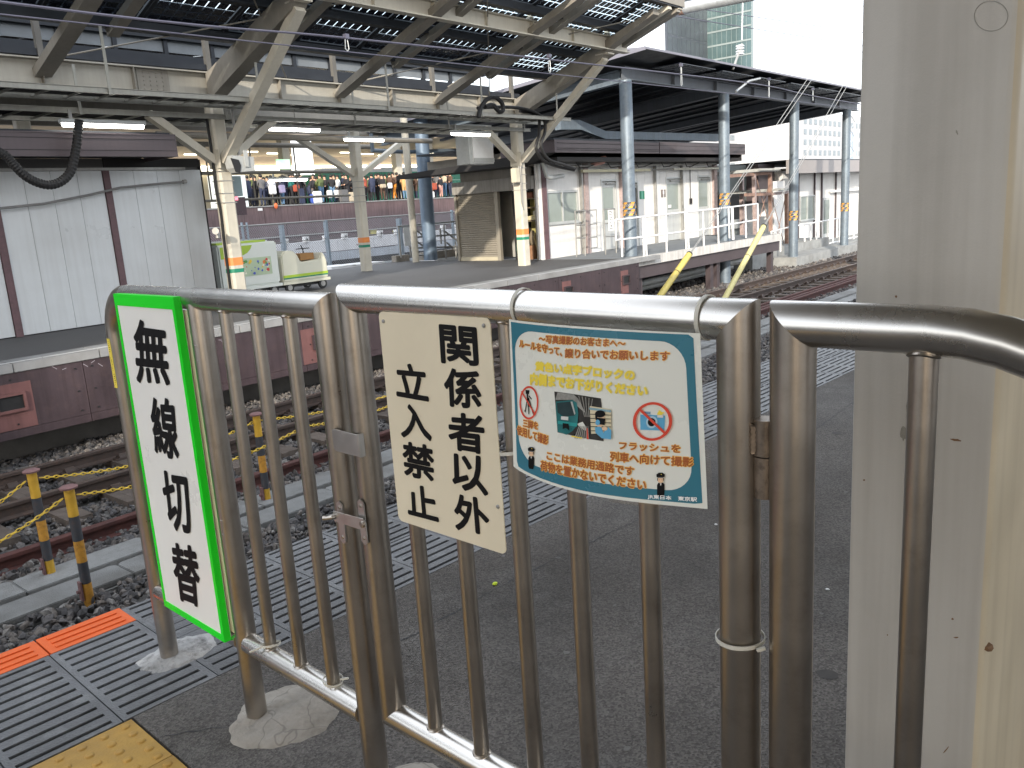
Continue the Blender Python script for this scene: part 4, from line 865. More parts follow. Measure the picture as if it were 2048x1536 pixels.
b = B(W); b.prism([(-12, 3.25, 4.72), (-12, 2.9, 4.95), (-12, 2.9, 5.0), (-12, 3.25, 4.77)], (27.3, 0, 0)); b.build('back_roof', roofm, cn)
for u in (4.65, 7.22, 9.79, 12.36): B(W).beam((u, 2.2, 3.75), (u, 8.9, 4.75), .12, .2, (1,0,0)).build('rafter', creamd, cn)
for u in (2.1, 4.65, 9.79, 12.36, 14.93, 7.22, -.5): B(W).beam((u+.1, 2.3, 3.8), (u+.1, 2.3, 4.35), .08, .08, (1,0,0)).build('strut', pm('strut_dark', (.12,.115,.105), .6), cn)
for (p, q) in (((4.9, 2.0, 3.82), (9.7, -1.2, 4.85)), ((8.6, 2.0, 3.8), (5.6, -1.2, 4.85)), ((10.1, 2.0, 3.82), (14.6, -1.2, 4.85)), ((13.9, 2.0, 3.8), (10.3, -1.2, 4.85)), ((12.6, 2.0, 3.9), (12.4, -.4, 4.5))):
    B(W).cyl(p, q, .012, 6).build('tie_rod', creamd, cn)
# lower beams across further back
for v, z, r_, u0, u1 in ((4.6, 3.10, .06, 7.5, 14.6), (7.9, 3.28, .06, 8, 15.5), (7.9, 2.62, .045, 8, 15.2), (7.9, 1.98, .03, 8, 14.6)):
    B(W).cyl((u0, v, z), (u1, v, z), r_, 8).build('cross_pipe', creamd, cn)
for u in (9.2, 10.4, 11.6, 12.9): B(W).cyl((u, 7.9, 2.0), (u, 7.9, 3.3), .022, 6).build('drop_pipe', creamd, cn)
# cable racks with rungs
def rack(va, vb, z, lab, u1):
    t_ = thing('cable_rack', lab, 'cable rack', W(7, va, z)); m = pm('rack_steel', (.33,.33,.30), .5, .1, .12, 5, streak=.2)
    for v in (va, vb):
        b = B(W); b.box(-10, u1, v-.012, v+.012, z-.035, z+.035); b.box(-10, u1, v-.03, v+.03, z+.03, z+.036); b.box(-10, u1, v-.03, v+.03, z-.036, z-.03); b.build('side_rail', m, t_)
    for i in range(int((u1+2)/.42)):
        u = -2+i*.42; part(t_, 'rung', m, (u, u+.03, va+.014, vb-.014, z-.015, z+.01))
    b = B(W); b.box(-10, u1-.5, va+.1, vb-.15, z+.012, z+.05); b.build('tray_cover', dark, t_)
    for u in (5.0, 7.3, 9.95, 12.45, 14.95): b = B(W); b.box(u-.02, u+.02, va-.045, va-.035, z-.05, zr(va)-.1); b.build('hanger', m, t_)
    return t_
rack(1.0, 1.75, 3.24, 'upper cream cable rack slung below the girder', 15.5); rack(1.95, 2.95, 3.10, 'lower cable rack behind the hangers, just above the lamps', 15.2)
# hoses at right end of racks
cp_ = [FV(x, y, .95) for x, y in [(957,235),(962,215),(975,198),(990,195),(1003,205),(1006,220),(998,223),(985,210),(970,214)]]
for k, pts in enumerate((cp_, [FV(x, y, 1.2) for x, y in [(955,216),(1000,214),(1050,218),(1085,235),(1090,262),(1082,290),(1096,318),(1130,330),(1150,338)]], [FV(x, y, 1.3) for x, y in [(1040,222),(1075,230),(1078,268),(1072,296),(1088,322),(1120,334),(1148,340)]])):
    tag(B(W).tube(smoothp(pts, 5), .045 if k == 0 else .035, 8).build('cable_bundle', black, smooth=True), ('thick black cable looped over the racks near the right column', 'black cable bundle dropping from the racks onto the brown fascia building', 'second black cable hanging beside the dropping bundle')[k], 'cable')
# fluorescent lamps
def lamp(px0, px1, py, v, lab):
    a = FV(px0, py, v); c = FV(px1, py+ (px1-px0)*.055, v); z = (a[2]+c[2])/2; t_ = thing('fluorescent_lamp', lab, 'lamp', W((a[0]+c[0])/2, v, z), 'fluorescent lamps under the canopy')
    part(t_, 'housing', greyp, (a[0]-.03, c[0]+.03, v-.05, v+.05, z+.022, z+.075)); 
    b = B(W); P_ = [(v+.036*math.cos(x), z+.02+.05*math.sin(x)) for x in [math.pi+math.pi*i/10 for i in range(11)]]; b.prism([(a[0], y, zz) for y, zz in P_], (c[0]-a[0], 0, 0)); b.build('tube', lampm, t_, smooth=True)
    part(t_, 'bracket', graym, (a[0]+.1, a[0]+.14, v-.01, v+.02, z+.075, z+.2))
lamp(125, 286, 247, 1.7, 'lit fluorescent lamp at the far left above the brown fascia'); lamp(525, 638, 256, 2.3, 'lit fluorescent lamp right of the left cream column')
lamp(690, 766, 278, 3.6, 'lit fluorescent lamp above the lone middle column'); lamp(904, 978, 267, 1.9, 'lit fluorescent lamp left of the right cream column'); lamp(540, 614, 358, 9.5, 'lit fluorescent lamp hanging low in front of the crowd')
# overhead wire with loops
tw = thing('overhead_wire', 'pair of overhead wires strung above the running track', 'wire', W(8, -1.5, 3.6)); wm = pm('wire_blue', (.10,.10,.14), .5, .3)
up = smoothp([(-8, -1.5, 3.68), (2.9, -1.5, 3.58), (7.02, -1.5, 3.69), (11.48, -1.5, 3.80), (20, -1.5, 3.95), (27.5, -1.5, 3.86), (60, -1.5, 3.9)], 8)
B(W).tube(up, .014, 6).build('messenger_wire', wm, tw, smooth=True); B(W).tube([(-8, -1.5, 3.50), (2.87, -1.5, 3.47), (11.46, -1.5, 3.57), (19.5, -1.5, 3.66), (60, -1.5, 3.9)], .008, 6).build('contact_wire', wm, tw, smooth=True)
for px, y0_, y1_ in ((692, 73, 102), (1098, 112, 145), (1362, 130, 172), (1538, 158, 195), (1626, 178, 202)):
    a = FV(px, y0_, -1.5); c = FV(px, y1_, -1.5); b = B(W); b.tube([(a[0]-.015, -1.5, a[2]), (a[0]-.03, -1.5, c[2]+.03), (a[0], -1.5, c[2]), (a[0]+.03, -1.5, c[2]+.03), (a[0]+.015, -1.5, a[2])], .006, 5); b.build('dropper_loop', galvw, tw, smooth=True)
    part(tw, 'clamp', wm, (a[0]-.03, a[0]+.03, -1.53, -1.47, a[2]-.03, a[2]+.03))
# ================================================================== RIGHT: long service building
sb = thing('service_building', 'sunlit white service building with doors, windows and brown fascia', 'building', W(21, 3, 0))
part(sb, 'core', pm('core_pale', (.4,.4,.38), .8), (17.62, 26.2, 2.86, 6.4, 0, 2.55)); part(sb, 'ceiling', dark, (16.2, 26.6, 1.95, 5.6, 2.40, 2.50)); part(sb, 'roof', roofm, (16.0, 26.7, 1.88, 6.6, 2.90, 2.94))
part(sb, 'fascia', brownf, (16.1, 21.0, 1.88, 1.94, 2.60, 2.90)); part(sb, 'fascia', brownf, (21.02, 26.7, 1.87, 1.94, 2.60, 2.92)); part(sb, 'fascia', brownf, (16.03, 16.098, 1.88, 3.6, 2.60, 2.90))
for z in (2.66, 2.70, 2.82): part(sb, 'fascia_seam', dark, (16.12, 26.7, 1.862, 1.8695, z, z+.008))
E_ = lambda x, y: P2(1100+x/5.689, 300+y/5.689, 2.8)
def wall(x0, x1, z0=0, z1=2.45): part(sb, 'wall_panel', facw, (x0+.006, x1-.006, 2.80, 2.855, z0, z1))
ub = [E_(x, 700)[0] for x in (-80, 0, 340, 440, 595, 780, 950, 1000, 1175, 1330, 1490, 1690, 1820, 1890)]
holes = [(ub[0]+.15, ub[2]-.05, .88, 1.72), (ub[4], ub[5]-.1, 0.02, 1.92), (ub[6]-.15, ub[7], .3, 1.85), (ub[9], ub[10], .02, 1.93), (ub[11], ub[12], .02, 1.95)]
cuts = sorted(set([16.42]+[round(x, 3) for h in holes for x in h[:2]]+[ub[3]+.02, ub[8], 26.15])); cuts = [c for c in cuts if c >= 16.42]
for a, c in zip(cuts[:-1], cuts[1:]):
    if c-a < .03: continue
    hl = [h for h in holes if h[0] <= (a+c)/2 <= h[1]]
    if not hl:
        n = max(1, round((c-a)/.45)); 
        for i in range(n): wall(a+(c-a)*i/n, a+(c-a)*(i+1)/n)
    else: h = hl[0]; wall(a, c, h[3], 2.45); (wall(a, c, 0, h[2]) if h[2] > .1 else None)
fr = pm('frame_alu', (.50,.52,.52), .4, .4, .06, 4)
def window(par, x0, x1, v, z0, z1, panes=2, nm='window', t=.045, gl=glassg):
    w_ = part(par, nm, fr, (x0, x1, v-.015, v+.05, z1-t, z1), (x0, x1, v-.015, v+.05, z0, z0+t), (x0, x0+t, v-.014, v+.05, z0+t, z1-t), (x1-t, x1, v-.014, v+.05, z0+t, z1-t), *[(x0+(x1-x0)*i/panes-t/2, x0+(x1-x0)*i/panes+t/2, v-.013, v+.05, z0+t, z1-t) for i in range(1, panes)])
    for i in range(panes): part(w_, 'pane', gl, (x0+(x1-x0)*i/panes+t/2, x0+(x1-x0)*(i+1)/panes-t/2, v+.02+.008*i, v+.026+.008*i, z0+t, z1-t))
    part(w_, 'sill', fr, (x0-.03, x1+.03, v-.05, v-.017, z0-.03, z0)); return w_
h = holes[0]; window(sb, h[0]+.008, h[1]-.008, 2.8, h[2]+.004, h[3]-.004, 2)
doorm = pm('door_grey', (.50,.52,.52), .45, .1, .06, 3, streak=.2)
def door(h, gl0=.9, gl1=1.75, m=doorm, dark_=False):
    x0, x1, z0, z1 = h; d = part(sb, 'door', m, (x0+.01, x1-.01, 2.825, 2.85, z0, gl0), (x0+.01, x0+.1, 2.825, 2.85, gl0, gl1), (x1-.1, x1-.01, 2.825, 2.85, gl0, gl1), (x0+.01, x1-.01, 2.825, 2.85, gl1, z1-.03))
    part(d, 'pane', glassg, (x0+.1, x1-.1, 2.835, 2.84, gl0, gl1)); part(d, 'frame', fr, (x0-.03, x0+.008, 2.78, 2.85, 0, z1), (x1-.008, x1+.03, 2.78, 2.85, 0, z1), (x0-.03, x1+.03, 2.78, 2.85, z1, z1+.05))
    part(d, 'handle', graym, (x0+.04, x0+.08, 2.79, 2.824, .78, .86)); part(d, 'door_closer', graym, (x0+.25, x1-.05, 2.77, 2.82, z1-.09, z1-.05)); return d
door(holes[1], .85, 1.75); door(holes[2], .9, 1.72); door(holes[3], .98, 1.78); door(holes[4], .98, 1.84)
part(sb, 'window_blind', dark, (holes[2][0]+.1, holes[2][1]-.02, 2.822, 2.824, .92, 1.7))
for k, (x, w_) in enumerate(((395, .10), (805, .05), (1188, .02), (1490, .02), (1862, .10), (350, .03))):
    u = E_(x, 700)[0]; part(sb, 'pipe_cover' if w_ > .04 else 'drain_pipe', pinkpost if w_ > .04 else graym, (u-w_, u+w_, 2.70, 2.795, 0, 2.42))
u = E_(-75, 700)[0]; part(sb, 'corner_post', maroon, (u-.09, u+.09, 2.72, 2.798, 0, 2.44)); part(sb, 'corner_trim', facw, (u-.2, u-.1, 2.74, 2.80, 0, 2.44))
u = E_(1590, 400)[0]; B(W).tube([(u, 2.78, 2.3), (u, 2.78, 1.25)], .012, 6).build('switch_cable', dark, sb); part(sb, 'switch_box', dark, (u-.05, u+.05, 2.74, 2.795, 1.1, 1.28))
def sign(x0, x1, y0, y1, m, nm): a = E_(x0, y1); c = E_(x1, y0); return part(sb, nm, m, (a[0], c[0], 2.785, 2.799, a[1], c[1])), a, c
sgn, a, c = sign(1020, 1070, 465, 560, jgreen, 'exit_sign'); b = B(W); uc, zc = (a[0]+c[0])/2, (a[1]+c[1])/2; b.box(uc-.05, uc+.03, 2.782, 2.784, zc-.12, zc+.12); b.build('sign_mark', pm('sign_mint', (.15,.5,.35), .5), sgn)
sgn, a, c = sign(1263, 1310, 448, 540, pm('sign_taupe', (.17,.14,.13), .5), 'restroom_sign'); uc, zc = (a[0]+c[0])/2, (a[1]+c[1])/2
b = B(W); b.add([(uc+x*.06, 2.782, zc+z*.17) for x, z in ((-.7,.45),(.7,.45),(.75,-.1),(.35,-.15),(.35,-1),(-.35,-1),(-.35,-.15),(-.75,-.1))], [tuple(range(8))]); b.ball((uc, 2.782, zc+.12), .04, .003, .045); b.build('figure_symbol', whitep, sgn)
part(sb, 'notice', prw, (E_(1350, 0)[0], E_(1385, 0)[0], 2.795, 2.7985, E_(0, 662)[1]+.0, E_(0, 620)[1])) if False else None
a = E_(1350, 660); c = E_(1385, 622); part(sb, 'door_notice', prw, (a[0], c[0], 2.815, 2.822, a[1], c[1]))
# tube lights and pipes below the soffit
part(sb, 'tube_light', pm('tube_cream', (.55,.52,.36), .4), (E_(285, 200)[0], E_(1060, 200)[0], 2.55, 2.62, 2.16, 2.23)); part(sb, 'tube_light', pm('tube_pale', (.5,.49,.42), .5), (E_(1330, 150)[0], E_(1915, 150)[0], 2.55, 2.61, 2.18, 2.24))
B(W).cyl((17.2, 2.45, 2.32), (26.1, 2.45, 2.36), .03, 8).build('soffit_pipe', graym, sb); B(W).cyl((21.5, 2.6, 2.2), (26.1, 2.6, 2.24), .022, 8).build('soffit_pipe', graym, sb)
q = FV(1205, 320, 2.3); B(W).tube([(q[0]-.25, 2.5, q[2]-.12), (q[0], 2.3, q[2]), (q[0]+.05, 2.2, q[2]+.06)], [.05, .11, .05], 12).build('pink_bundle', pm('cloth_pink', (.50,.27,.23), .7), sb, smooth=True)
for k in range(6): u = 17.5+k*1.45; B(W).tube([(u, 2.3, 2.38), (u+.3, 2.4, 2.26), (u+.7, 2.45, 2.28), (u+1.1, 2.4, 2.38)], .015, 6).build('sagging_cable', dark, sb)
b = B(W); b.tube(smoothp([(16.2,2.5,2.75),(16.35,2.45,2.2),(16.5,2.45,2.05),(17.1,2.45,2.08)], 5), .055, 10).build('drain_elbow', greyp, sb, smooth=True)
# end wall with shutter, open bay
part(sb, 'end_wall_top', creamd, (16.38, 16.5, 2.86, 6.6, 2.36, 2.75)); part(sb, 'lintel', pm('lintel_grey', (.27,.26,.24), .6, .1, .15, 3, streak=.4), (16.30, 16.52, 2.88, 5.65, 1.80, 2.12)); part(sb, 'upper_panel', creamd, (16.40, 16.5, 3.0, 5.4, 2.13, 2.35))
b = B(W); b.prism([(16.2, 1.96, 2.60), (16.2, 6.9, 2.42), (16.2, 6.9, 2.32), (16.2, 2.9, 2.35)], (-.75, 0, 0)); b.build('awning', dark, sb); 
SV0 = FU(998, 500, 16.47)[1]; SV1 = FU(922, 500, 16.47)[1]; print('SV', SV0, SV1)
shb = part(sb, 'shutter', shutm, (16.47, 16.49, SV0, SV1, .02, 1.80)); bb = B(W)
for i in range(30): z = .03+i*.0588; bb.prism([(16.47, SV0+.02, z), (16.452, SV0+.02, z+.012), (16.448, SV0+.02, z+.03), (16.46, SV0+.02, z+.05), (16.47, SV0+.02, z+.052)], (0, SV1-SV0-.04, 0))
tag(bb.build('shutter_slats', shutm, shb), kind='stuff'); part(shb, 'bottom_bar', pm('bar_beige', (.42,.38,.28), .5), (16.435, 16.47, SV0+.02, SV1-.01, 0.0, .10)); part(sb, 'shutter_guide', shutm, (16.40, 16.50, SV0-.12, SV0-.002, 0, 1.80)); part(sb, 'shutter_guide', shutm, (16.42, 16.50, SV1+.002, SV1+.08, 0, 1.80))
part(sb, 'roof_filler', dark, (26.5, 26.6, 1.95, 6.5, 2.4, 2.9)); part(sb, 'roof_filler', dark, (16.1, 26.6, 5.0, 5.1, 2.4, 2.9)); part(sb, 'rear_wall', creamd, (16.5, 17.6, 5.3, 5.36, 0, 2.4)); 
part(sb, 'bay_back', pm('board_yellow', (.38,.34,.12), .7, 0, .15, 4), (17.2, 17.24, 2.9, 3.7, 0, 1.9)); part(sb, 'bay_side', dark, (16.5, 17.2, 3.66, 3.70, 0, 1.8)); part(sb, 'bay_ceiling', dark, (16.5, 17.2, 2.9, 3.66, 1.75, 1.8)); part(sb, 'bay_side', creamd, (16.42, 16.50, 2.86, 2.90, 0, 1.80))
# things stored in the bay
shf = thing('storage_shelf', 'dark shelf with boxes inside the open store room', 'shelf', W(16.95, 3.2, 0))
for z in (.62, .98, 1.32, 1.55): part(shf, 'shelf_board', pm('shelf_brown', (.16,.12,.07), .7), (16.7, 17.15, 2.95, 3.55, z, z+.03))
for v in (2.95, 3.53): part(shf, 'upright', graym, (16.7, 16.74, v, v+.03, 0, 1.7))
def sbox(nm, cat, lab, m, *q): return tag(B(W).box(*q).build(nm, m, bevel=.01), lab, cat)
sbox('cardboard_box', 'box', 'reddish box on the top shelf of the store room', pm('box_red', (.27,.11,.07), .8), 16.72, 17.0, 3.2, 3.5, 1.585, 1.73); sbox('cardboard_box', 'box', 'cream carton on the middle shelf of the store room', pm('box_cream', (.5,.45,.28), .8), 16.71, 16.95, 3.0, 3.45, 1.015, 1.12)
sbox('cardboard_box', 'box', 'yellow carton on the upper shelf right of the cream column', pm('box_yellow', (.52,.42,.10), .8), 16.71, 16.95, 2.97, 3.16, 1.355, 1.52); sbox('cardboard_box', 'box', 'brown crate standing on the store room floor', pm('box_brown', (.30,.16,.09), .8), 16.62, 16.85, 3.18, 3.42, 0, .36)
sbox('cardboard_box', 'box', 'pale box above the wood offcuts in the store room', pm('box_pale', (.5,.47,.36), .8), 16.71, 16.92, 2.97, 3.2, 1.135 if False else 1.125, 1.25)
def bag(c, r_, hgt, m, lab):
    b = B(W); n, k = 14, 8; vs = []
    for i in range(k+1):
        for j in range(n):
            a = 2*math.pi*j/n; q = i/k; rad = r_*math.sin(math.pi*min(.97, .12+q*.85))**.5*(1+.15*noise.noise((a*2, q*5, c[1]*3))); vs.append((c[0]+rad*math.cos(a), c[1]+rad*math.sin(a), c[2]+hgt*q))
    fs = [(i*n+j, i*n+(j+1) % n, (i+1)*n+(j+1) % n, (i+1)*n+j) for i in range(k) for j in range(n)]+[tuple(range(n))[::-1], tuple(range(k*n, k*n+n))]
    return tag(b.add(vs, fs).build('rubbish_bag', m, smooth=True), lab, 'bag')
bag((16.55, 3.50, 0), .16, .62, pm('bag_green', (.09,.16,.11), .25, 0, .3, 12), 'translucent green rubbish bag leaning by the shutter'); bag((16.62, 3.46, .60), .11, .3, pm('bag_dark', (.03,.035,.03), .3), 'dark bag piled on the green rubbish bag'); bag((16.75, 3.28, .37), .10, .38, pm('bag_tan', (.19,.15,.10), .6), 'tan rolled sack leaning in the store room')
wd = thing('timber_offcuts', 'bundle of thin wood offcuts beside the cream column foot', 'wood', W(16.6, 3.0, 0)); wm_ = pm('wood_pale', (.42,.33,.16), .8)
for i in range(16): a = random.uniform(-.12, .12); B(W).beam((16.62+random.uniform(0,.1), 3.0+a, 0), (16.62+random.uniform(0,.1), 3.0+random.uniform(-.12,.16), random.uniform(.4,.75)), .018, .018, (0,1,0)).build('wood_strip', wm_, wd)
# boxes near the right column
q0 = FV(945, 328, 2.6); q1 = FV(985, 282, 2.6); sbx = thing('speaker_cabinet', 'white cabinet hanging below the canopy left of the right column', 'cabinet', W(q0[0], 2.7, q0[2])); part(sbx, 'case', greyp, (q0[0]-.08, q1[0], 2.6, 3.0, q0[2], q1[2]+.35)); part(sbx, 'front', whitep, (q0[0]+.03, q1[0]-.02, 2.575, 2.598, q0[2]+.03, q1[2]+.3)); part(sbx, 'lower_strip', greyp, (q0[0]+.03, q1[0]-.02, 2.56, 2.574, q0[2]+.04, q0[2]+.13))
b = B(W); b.box(14.58, 14.74, 1.95, 2.1, 1.93, 2.25); tag(b.build('junction_box', pm('box_cream2', (.55,.52,.42), .5), bevel=.01), 'cream junction box fixed to the right column', 'box')
# ladder gates
def lgate(pxs, lab, m=graym, v=2.1):
    t_ = thing('rail_gate', lab, 'railing', W(*FZ(pxs[0], 510, 0)), 'grey steel ladder gates'); return t_
lg = thing('rail_gate', 'grey ladder-like rail standing before the window', 'railing', W(18.2, 2.3, 0))
E2 = lambda x, y, v: P2(1100+x/5.689, 300+y/5.689, v)
def railset(t_, v, segs, m, r_=.018):
    for s_ in segs: a = E2(s_[0], s_[1], v); c = E2(s_[2], s_[3], v); B(W).cyl((a[0], v, a[1]), (c[0], v, c[1]), r_, 8).build('rail' if abs(s_[0]-s_[2]) > abs(s_[1]-s_[3]) else 'upright', m, t_, smooth=True)
railset(lg, 2.3, [(285,700,305,1215),(285,695,400,690),(398,690,402,1215),(300,855,400,850),(305,1000,402,998)], graym)
lg2 = thing('rail_gate', 'grey rail between the pink pipe covers', 'railing', W(18.8, 2.3, 0)); railset(lg2, 2.3, [(440,685,528,680),(528,680,538,1100),(445,848,530,838),(450,995,535,988),(455,1120,540,1105)], graym, .014)
lg3 = thing('rail_gate', 'dark rail gate carrying a vertical notice board', 'railing', W(19.3, 1.8, 0)); railset(lg3, 1.8, [(610,670,635,1200),(735,660,758,1200),(610,675,735,668),(620,838,745,825),(628,985,750,980)], graym)
a = E2(668, 920, 1.76); c = E2(712, 678, 1.76); nb = part(lg3, 'notice_board', prw, (a[0], c[0]+.03, 1.755, 1.765, a[1], c[1])); 
b = B(W); hz = (c[1]-a[1]-.04)/7; rq = random.Random(11); wq = c[0]-a[0]-.03     # seven worn characters, no longer legible
for i in range(7):
    zc0 = c[1]-.02-hz*(i+.5)
    for k in range(5):
        x = a[0]+.03+rq.uniform(.1, .7)*wq; z = zc0+rq.uniform(-.36, .3)*hz
        if k % 2: b.box(x, x+rq.uniform(.15, .4)*wq, 1.7525, 1.7535, z, z+.010)
        else: b.box(x, x+.010, 1.751, 1.7522, z-.1*hz, z+rq.uniform(.15, .4)*hz)
tag(b.build('worn_lettering', ink, nb), kind='stuff')
# deck on steel legs
dk = thing('service_deck', 'raised service walkway on steel legs with white edge band', 'walkway', W(21, 1.5, -.2)); deckm = pm('deck_grey', (.20,.22,.24), .7, 0, .15, 2, dirt=.3)
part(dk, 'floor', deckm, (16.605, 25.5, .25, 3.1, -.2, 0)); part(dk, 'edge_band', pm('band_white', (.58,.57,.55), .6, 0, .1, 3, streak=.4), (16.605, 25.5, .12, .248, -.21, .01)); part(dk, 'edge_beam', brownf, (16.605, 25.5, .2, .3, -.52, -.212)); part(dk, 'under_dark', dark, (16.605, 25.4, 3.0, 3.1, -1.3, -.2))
for u in (16.8, 17.15, 21.0, 21.4, 25.2): part(dk, 'leg', brownf, (u-.09, u+.09, .3, .45, -1.3, -.212))
for z, v in ((-.85, 1.2), (-1.05, 1.6)): B(W).cyl((17.3, v, z), (25, v, z+.05), .09, 12).build('water_pipe', greyp, dk, smooth=True)
# white railing
wr = thing('white_railing', 'long white handrail along the raised walkway', 'railing', W(20, .18, 0))
def wrail(t_, segs, v, r_=.024):
    for (x0, y0, x1, y1) in segs:
        a = E2(x0, y0, v); c = E2(x1, y1, v); B(W).cyl((a[0], v, a[1]), (c[0], v, c[1]), r_, 10).build('rail' if abs(x0-x1) > abs(y0-y1) else 'post', whitep, t_, smooth=True)
wrail(wr, [(745,795,2048,652),(750,1025,1060,990),(1100,985,1540,925),(1570,935,2048,850),(745,795,752,1025),(808,795,822,1215),(1055,770,1070,1212),(1080,770,1100,1212),(1318,745,1328,1165),(1535,720,1552,1130),(1560,718,1578,1125),(1740,700,1750,1090),(1905,678,1918,1062)], .19)
E3 = lambda x, y: (1440+x/5.907-1100)*5.689
def E3s(*a): return tuple(((1440+a[i]/5.907-1100)*5.689 if i % 2 == 0 else (300+a[i]/5.907-300)*5.689) for i in range(4))
wrail(wr, [E3s(0,690,445,635), E3s(0,900,440,825), E3s(445,635,448,1010), E3s(300,660,308,1035), E3s(135,680,150,1060), E3s(150,680,160,1060), E3s(100,690,112,1040)], .19)
# rusty shelter right of the building
rs = thing('rusty_shelter', 'rusted open steel frame shelter with corrugated roof', 'shelter', W(26.5, 1.6, 0)); C3 = lambda x, y, v: FV(1440+x/5.907, 300+y/5.907, v)
def bm3(x0, y0, x1, y1, v, w_, m, nm): a = C3(x0, y0, v); c = C3(x1, y1, v); return B(W).beam(a, c, w_, w_, (0,1,0) if abs(x0-x1) < abs(y0-y1) else (0,0,1)).build(nm, m, rs)
bm3(95,310,600,270,1.8,.10,rusto,'top_beam'); bm3(400,280,415,1010,1.8,.11,pinkpost,'post'); bm3(590,270,600,960,1.8,.11,rusto,'post'); bm3(255,340,265,1030,3.2,.14,pinkpost,'post'); bm3(300,530,590,520,1.8,.10,rusto,'mid_beam'); bm3(785,510,790,1190,1.8,.12,rusto,'post'); bm3(610,520,800,500,1.8,.10,pinkpost,'mid_beam')
bm3(430,330,600,950,1.9,.02,rusto,'tie_rod'); bm3(600,330,430,950,1.9,.02,rusto,'tie_rod'); bm3(615,560,775,1180,1.9,.02,rusto,'tie_rod'); bm3(775,540,640,1180,1.9,.02,rusto,'tie_rod')
def corr(x0, x1, y, v, nm='roof_sheet'):
    a = C3(x0, y, v); c = C3(x1, y, v); b = B(W); n = 20
    for i in range(n):
        u0 = a[0]+(c[0]-a[0])*i/n; u1 = a[0]+(c[0]-a[0])*(i+.5)/n; b.box(u0, u1, v-.3, v+2.2, a[2]+.0, a[2]+.07)
    b.box(a[0], c[0], v-.2, v+2.1, a[2]-.03, a[2]); return b.build(nm, greyp, rs)
corr(385, 620, 250, 1.75); corr(620, 800, 480, 1.75)
part(rs, 'back_screen', pm('screen_grey', (.14,.16,.16), .6), (26.4, 31.5, 4.0, 4.05, -.4, 2.4)); part(rs, 'doorway', black, (27.2, 30.6, 3.9, 3.98, 0, 1.3)); part(rs, 'grey_panel', greyp, (26.4, 31.4, 3.85, 3.89, 0, .35)); part(rs, 'base_slab', conc, (26.2, 33.5, 1.4, 4, -1.3, -.62))
part(rs, 'white_panel', facw, (C3(640, 0, 2.6)[0], C3(765, 0, 2.6)[0], 2.6, 2.65, -.6, 1.7))
# second building further right
fb2 = thing('far_service_building', 'white single storey building with grey fascia at the far right', 'building', W(37, 3.2, -1))
part(fb2, 'core', facw, (33.2, 47, 3.2, 6.4, -1.1, 2.2)); part(fb2, 'roof', roofm, (32.4, 47, 2.3, 6.6, 2.45, 2.5))
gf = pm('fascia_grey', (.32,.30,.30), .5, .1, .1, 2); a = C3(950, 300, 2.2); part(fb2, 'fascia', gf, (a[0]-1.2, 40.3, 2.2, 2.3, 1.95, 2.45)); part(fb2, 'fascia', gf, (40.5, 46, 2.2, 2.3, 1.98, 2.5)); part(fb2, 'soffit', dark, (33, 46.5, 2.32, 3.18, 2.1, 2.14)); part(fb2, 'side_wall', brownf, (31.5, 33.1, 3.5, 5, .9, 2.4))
for x in (930, 1120, 1205, 1370, 1500): u = C3(x, 600, 3.15)[0]; part(fb2, 'trim_strip', brownf, (u-.04, u+.04, 3.13, 3.19, -1.0, 2.05))
a = C3(945, 840, 3.16); c = C3(1115, 530, 3.16); window(fb2, a[0], c[0], 3.15, a[2], c[2], 2); 
a = C3(1210, 1060, 3.16); c = C3(1285, 560, 3.16); dd = part(fb2, 'door', doorm, (a[0], c[0]+.1, 3.14, 3.19, a[2], c[2])); part(dd, 'pane', glassg, (a[0]+.08, c[0]-.02, 3.12, 3.138, c[2]-1.6, c[2]-.1))
part(fb2, 'white_pipe', whitep, (c[0], 46, 3.0, 3.08, C3(1300, 490, 3.1)[2]-.05, C3(1300, 490, 3.1)[2]+.05))
part(fb2, 'platform_base', conc, (31.8, 48, 1.35, 3.2, -1.3, -1.02)); part(fb2, 'retaining_step', conc, (27.5, 34.5, .4, 1.3, -1.3, -.92))
wr2 = thing('white_railing', 'low white guard rail before the far right building', 'railing', W(36, 1.5, -1))
C3s = lambda x0, y0, x1, y1: (x0, y0, x1, y1)
for (x0, y0, x1, y1, v) in ((905,895,1470,795,1.5),(905,1185,1470,1065,1.5),(905,895,910,1185,1.5),(1470,795,1470,1080,1.5),(1000,880,1000,1170,1.5),(1070,870,1070,1150,1.5),(1140,855,1140,1140,1.5),(1205,840,1210,1140,1.5),(1272,830,1272,1110,1.5),(1335,820,1335,1100,1.5),(1400,808,1405,1090,1.5),(1500,785,1640,770,1.6),(1500,1050,1640,1020,1.6),(1500,785,1500,1060,1.6),(1580,775,1580,1050,1.6),(605,965,860,900,1.0),(605,965,612,1240,1.0),(860,900,856,1190,1.0),(715,930,715,1200,1.0)):
    a = C3(x0, y0, v); c = C3(x1, y1, v); B(W).cyl(a, c, .028, 8).build('rail' if abs(x0-x1) > abs(y0-y1) else 'post', whitep, wr2, smooth=True)
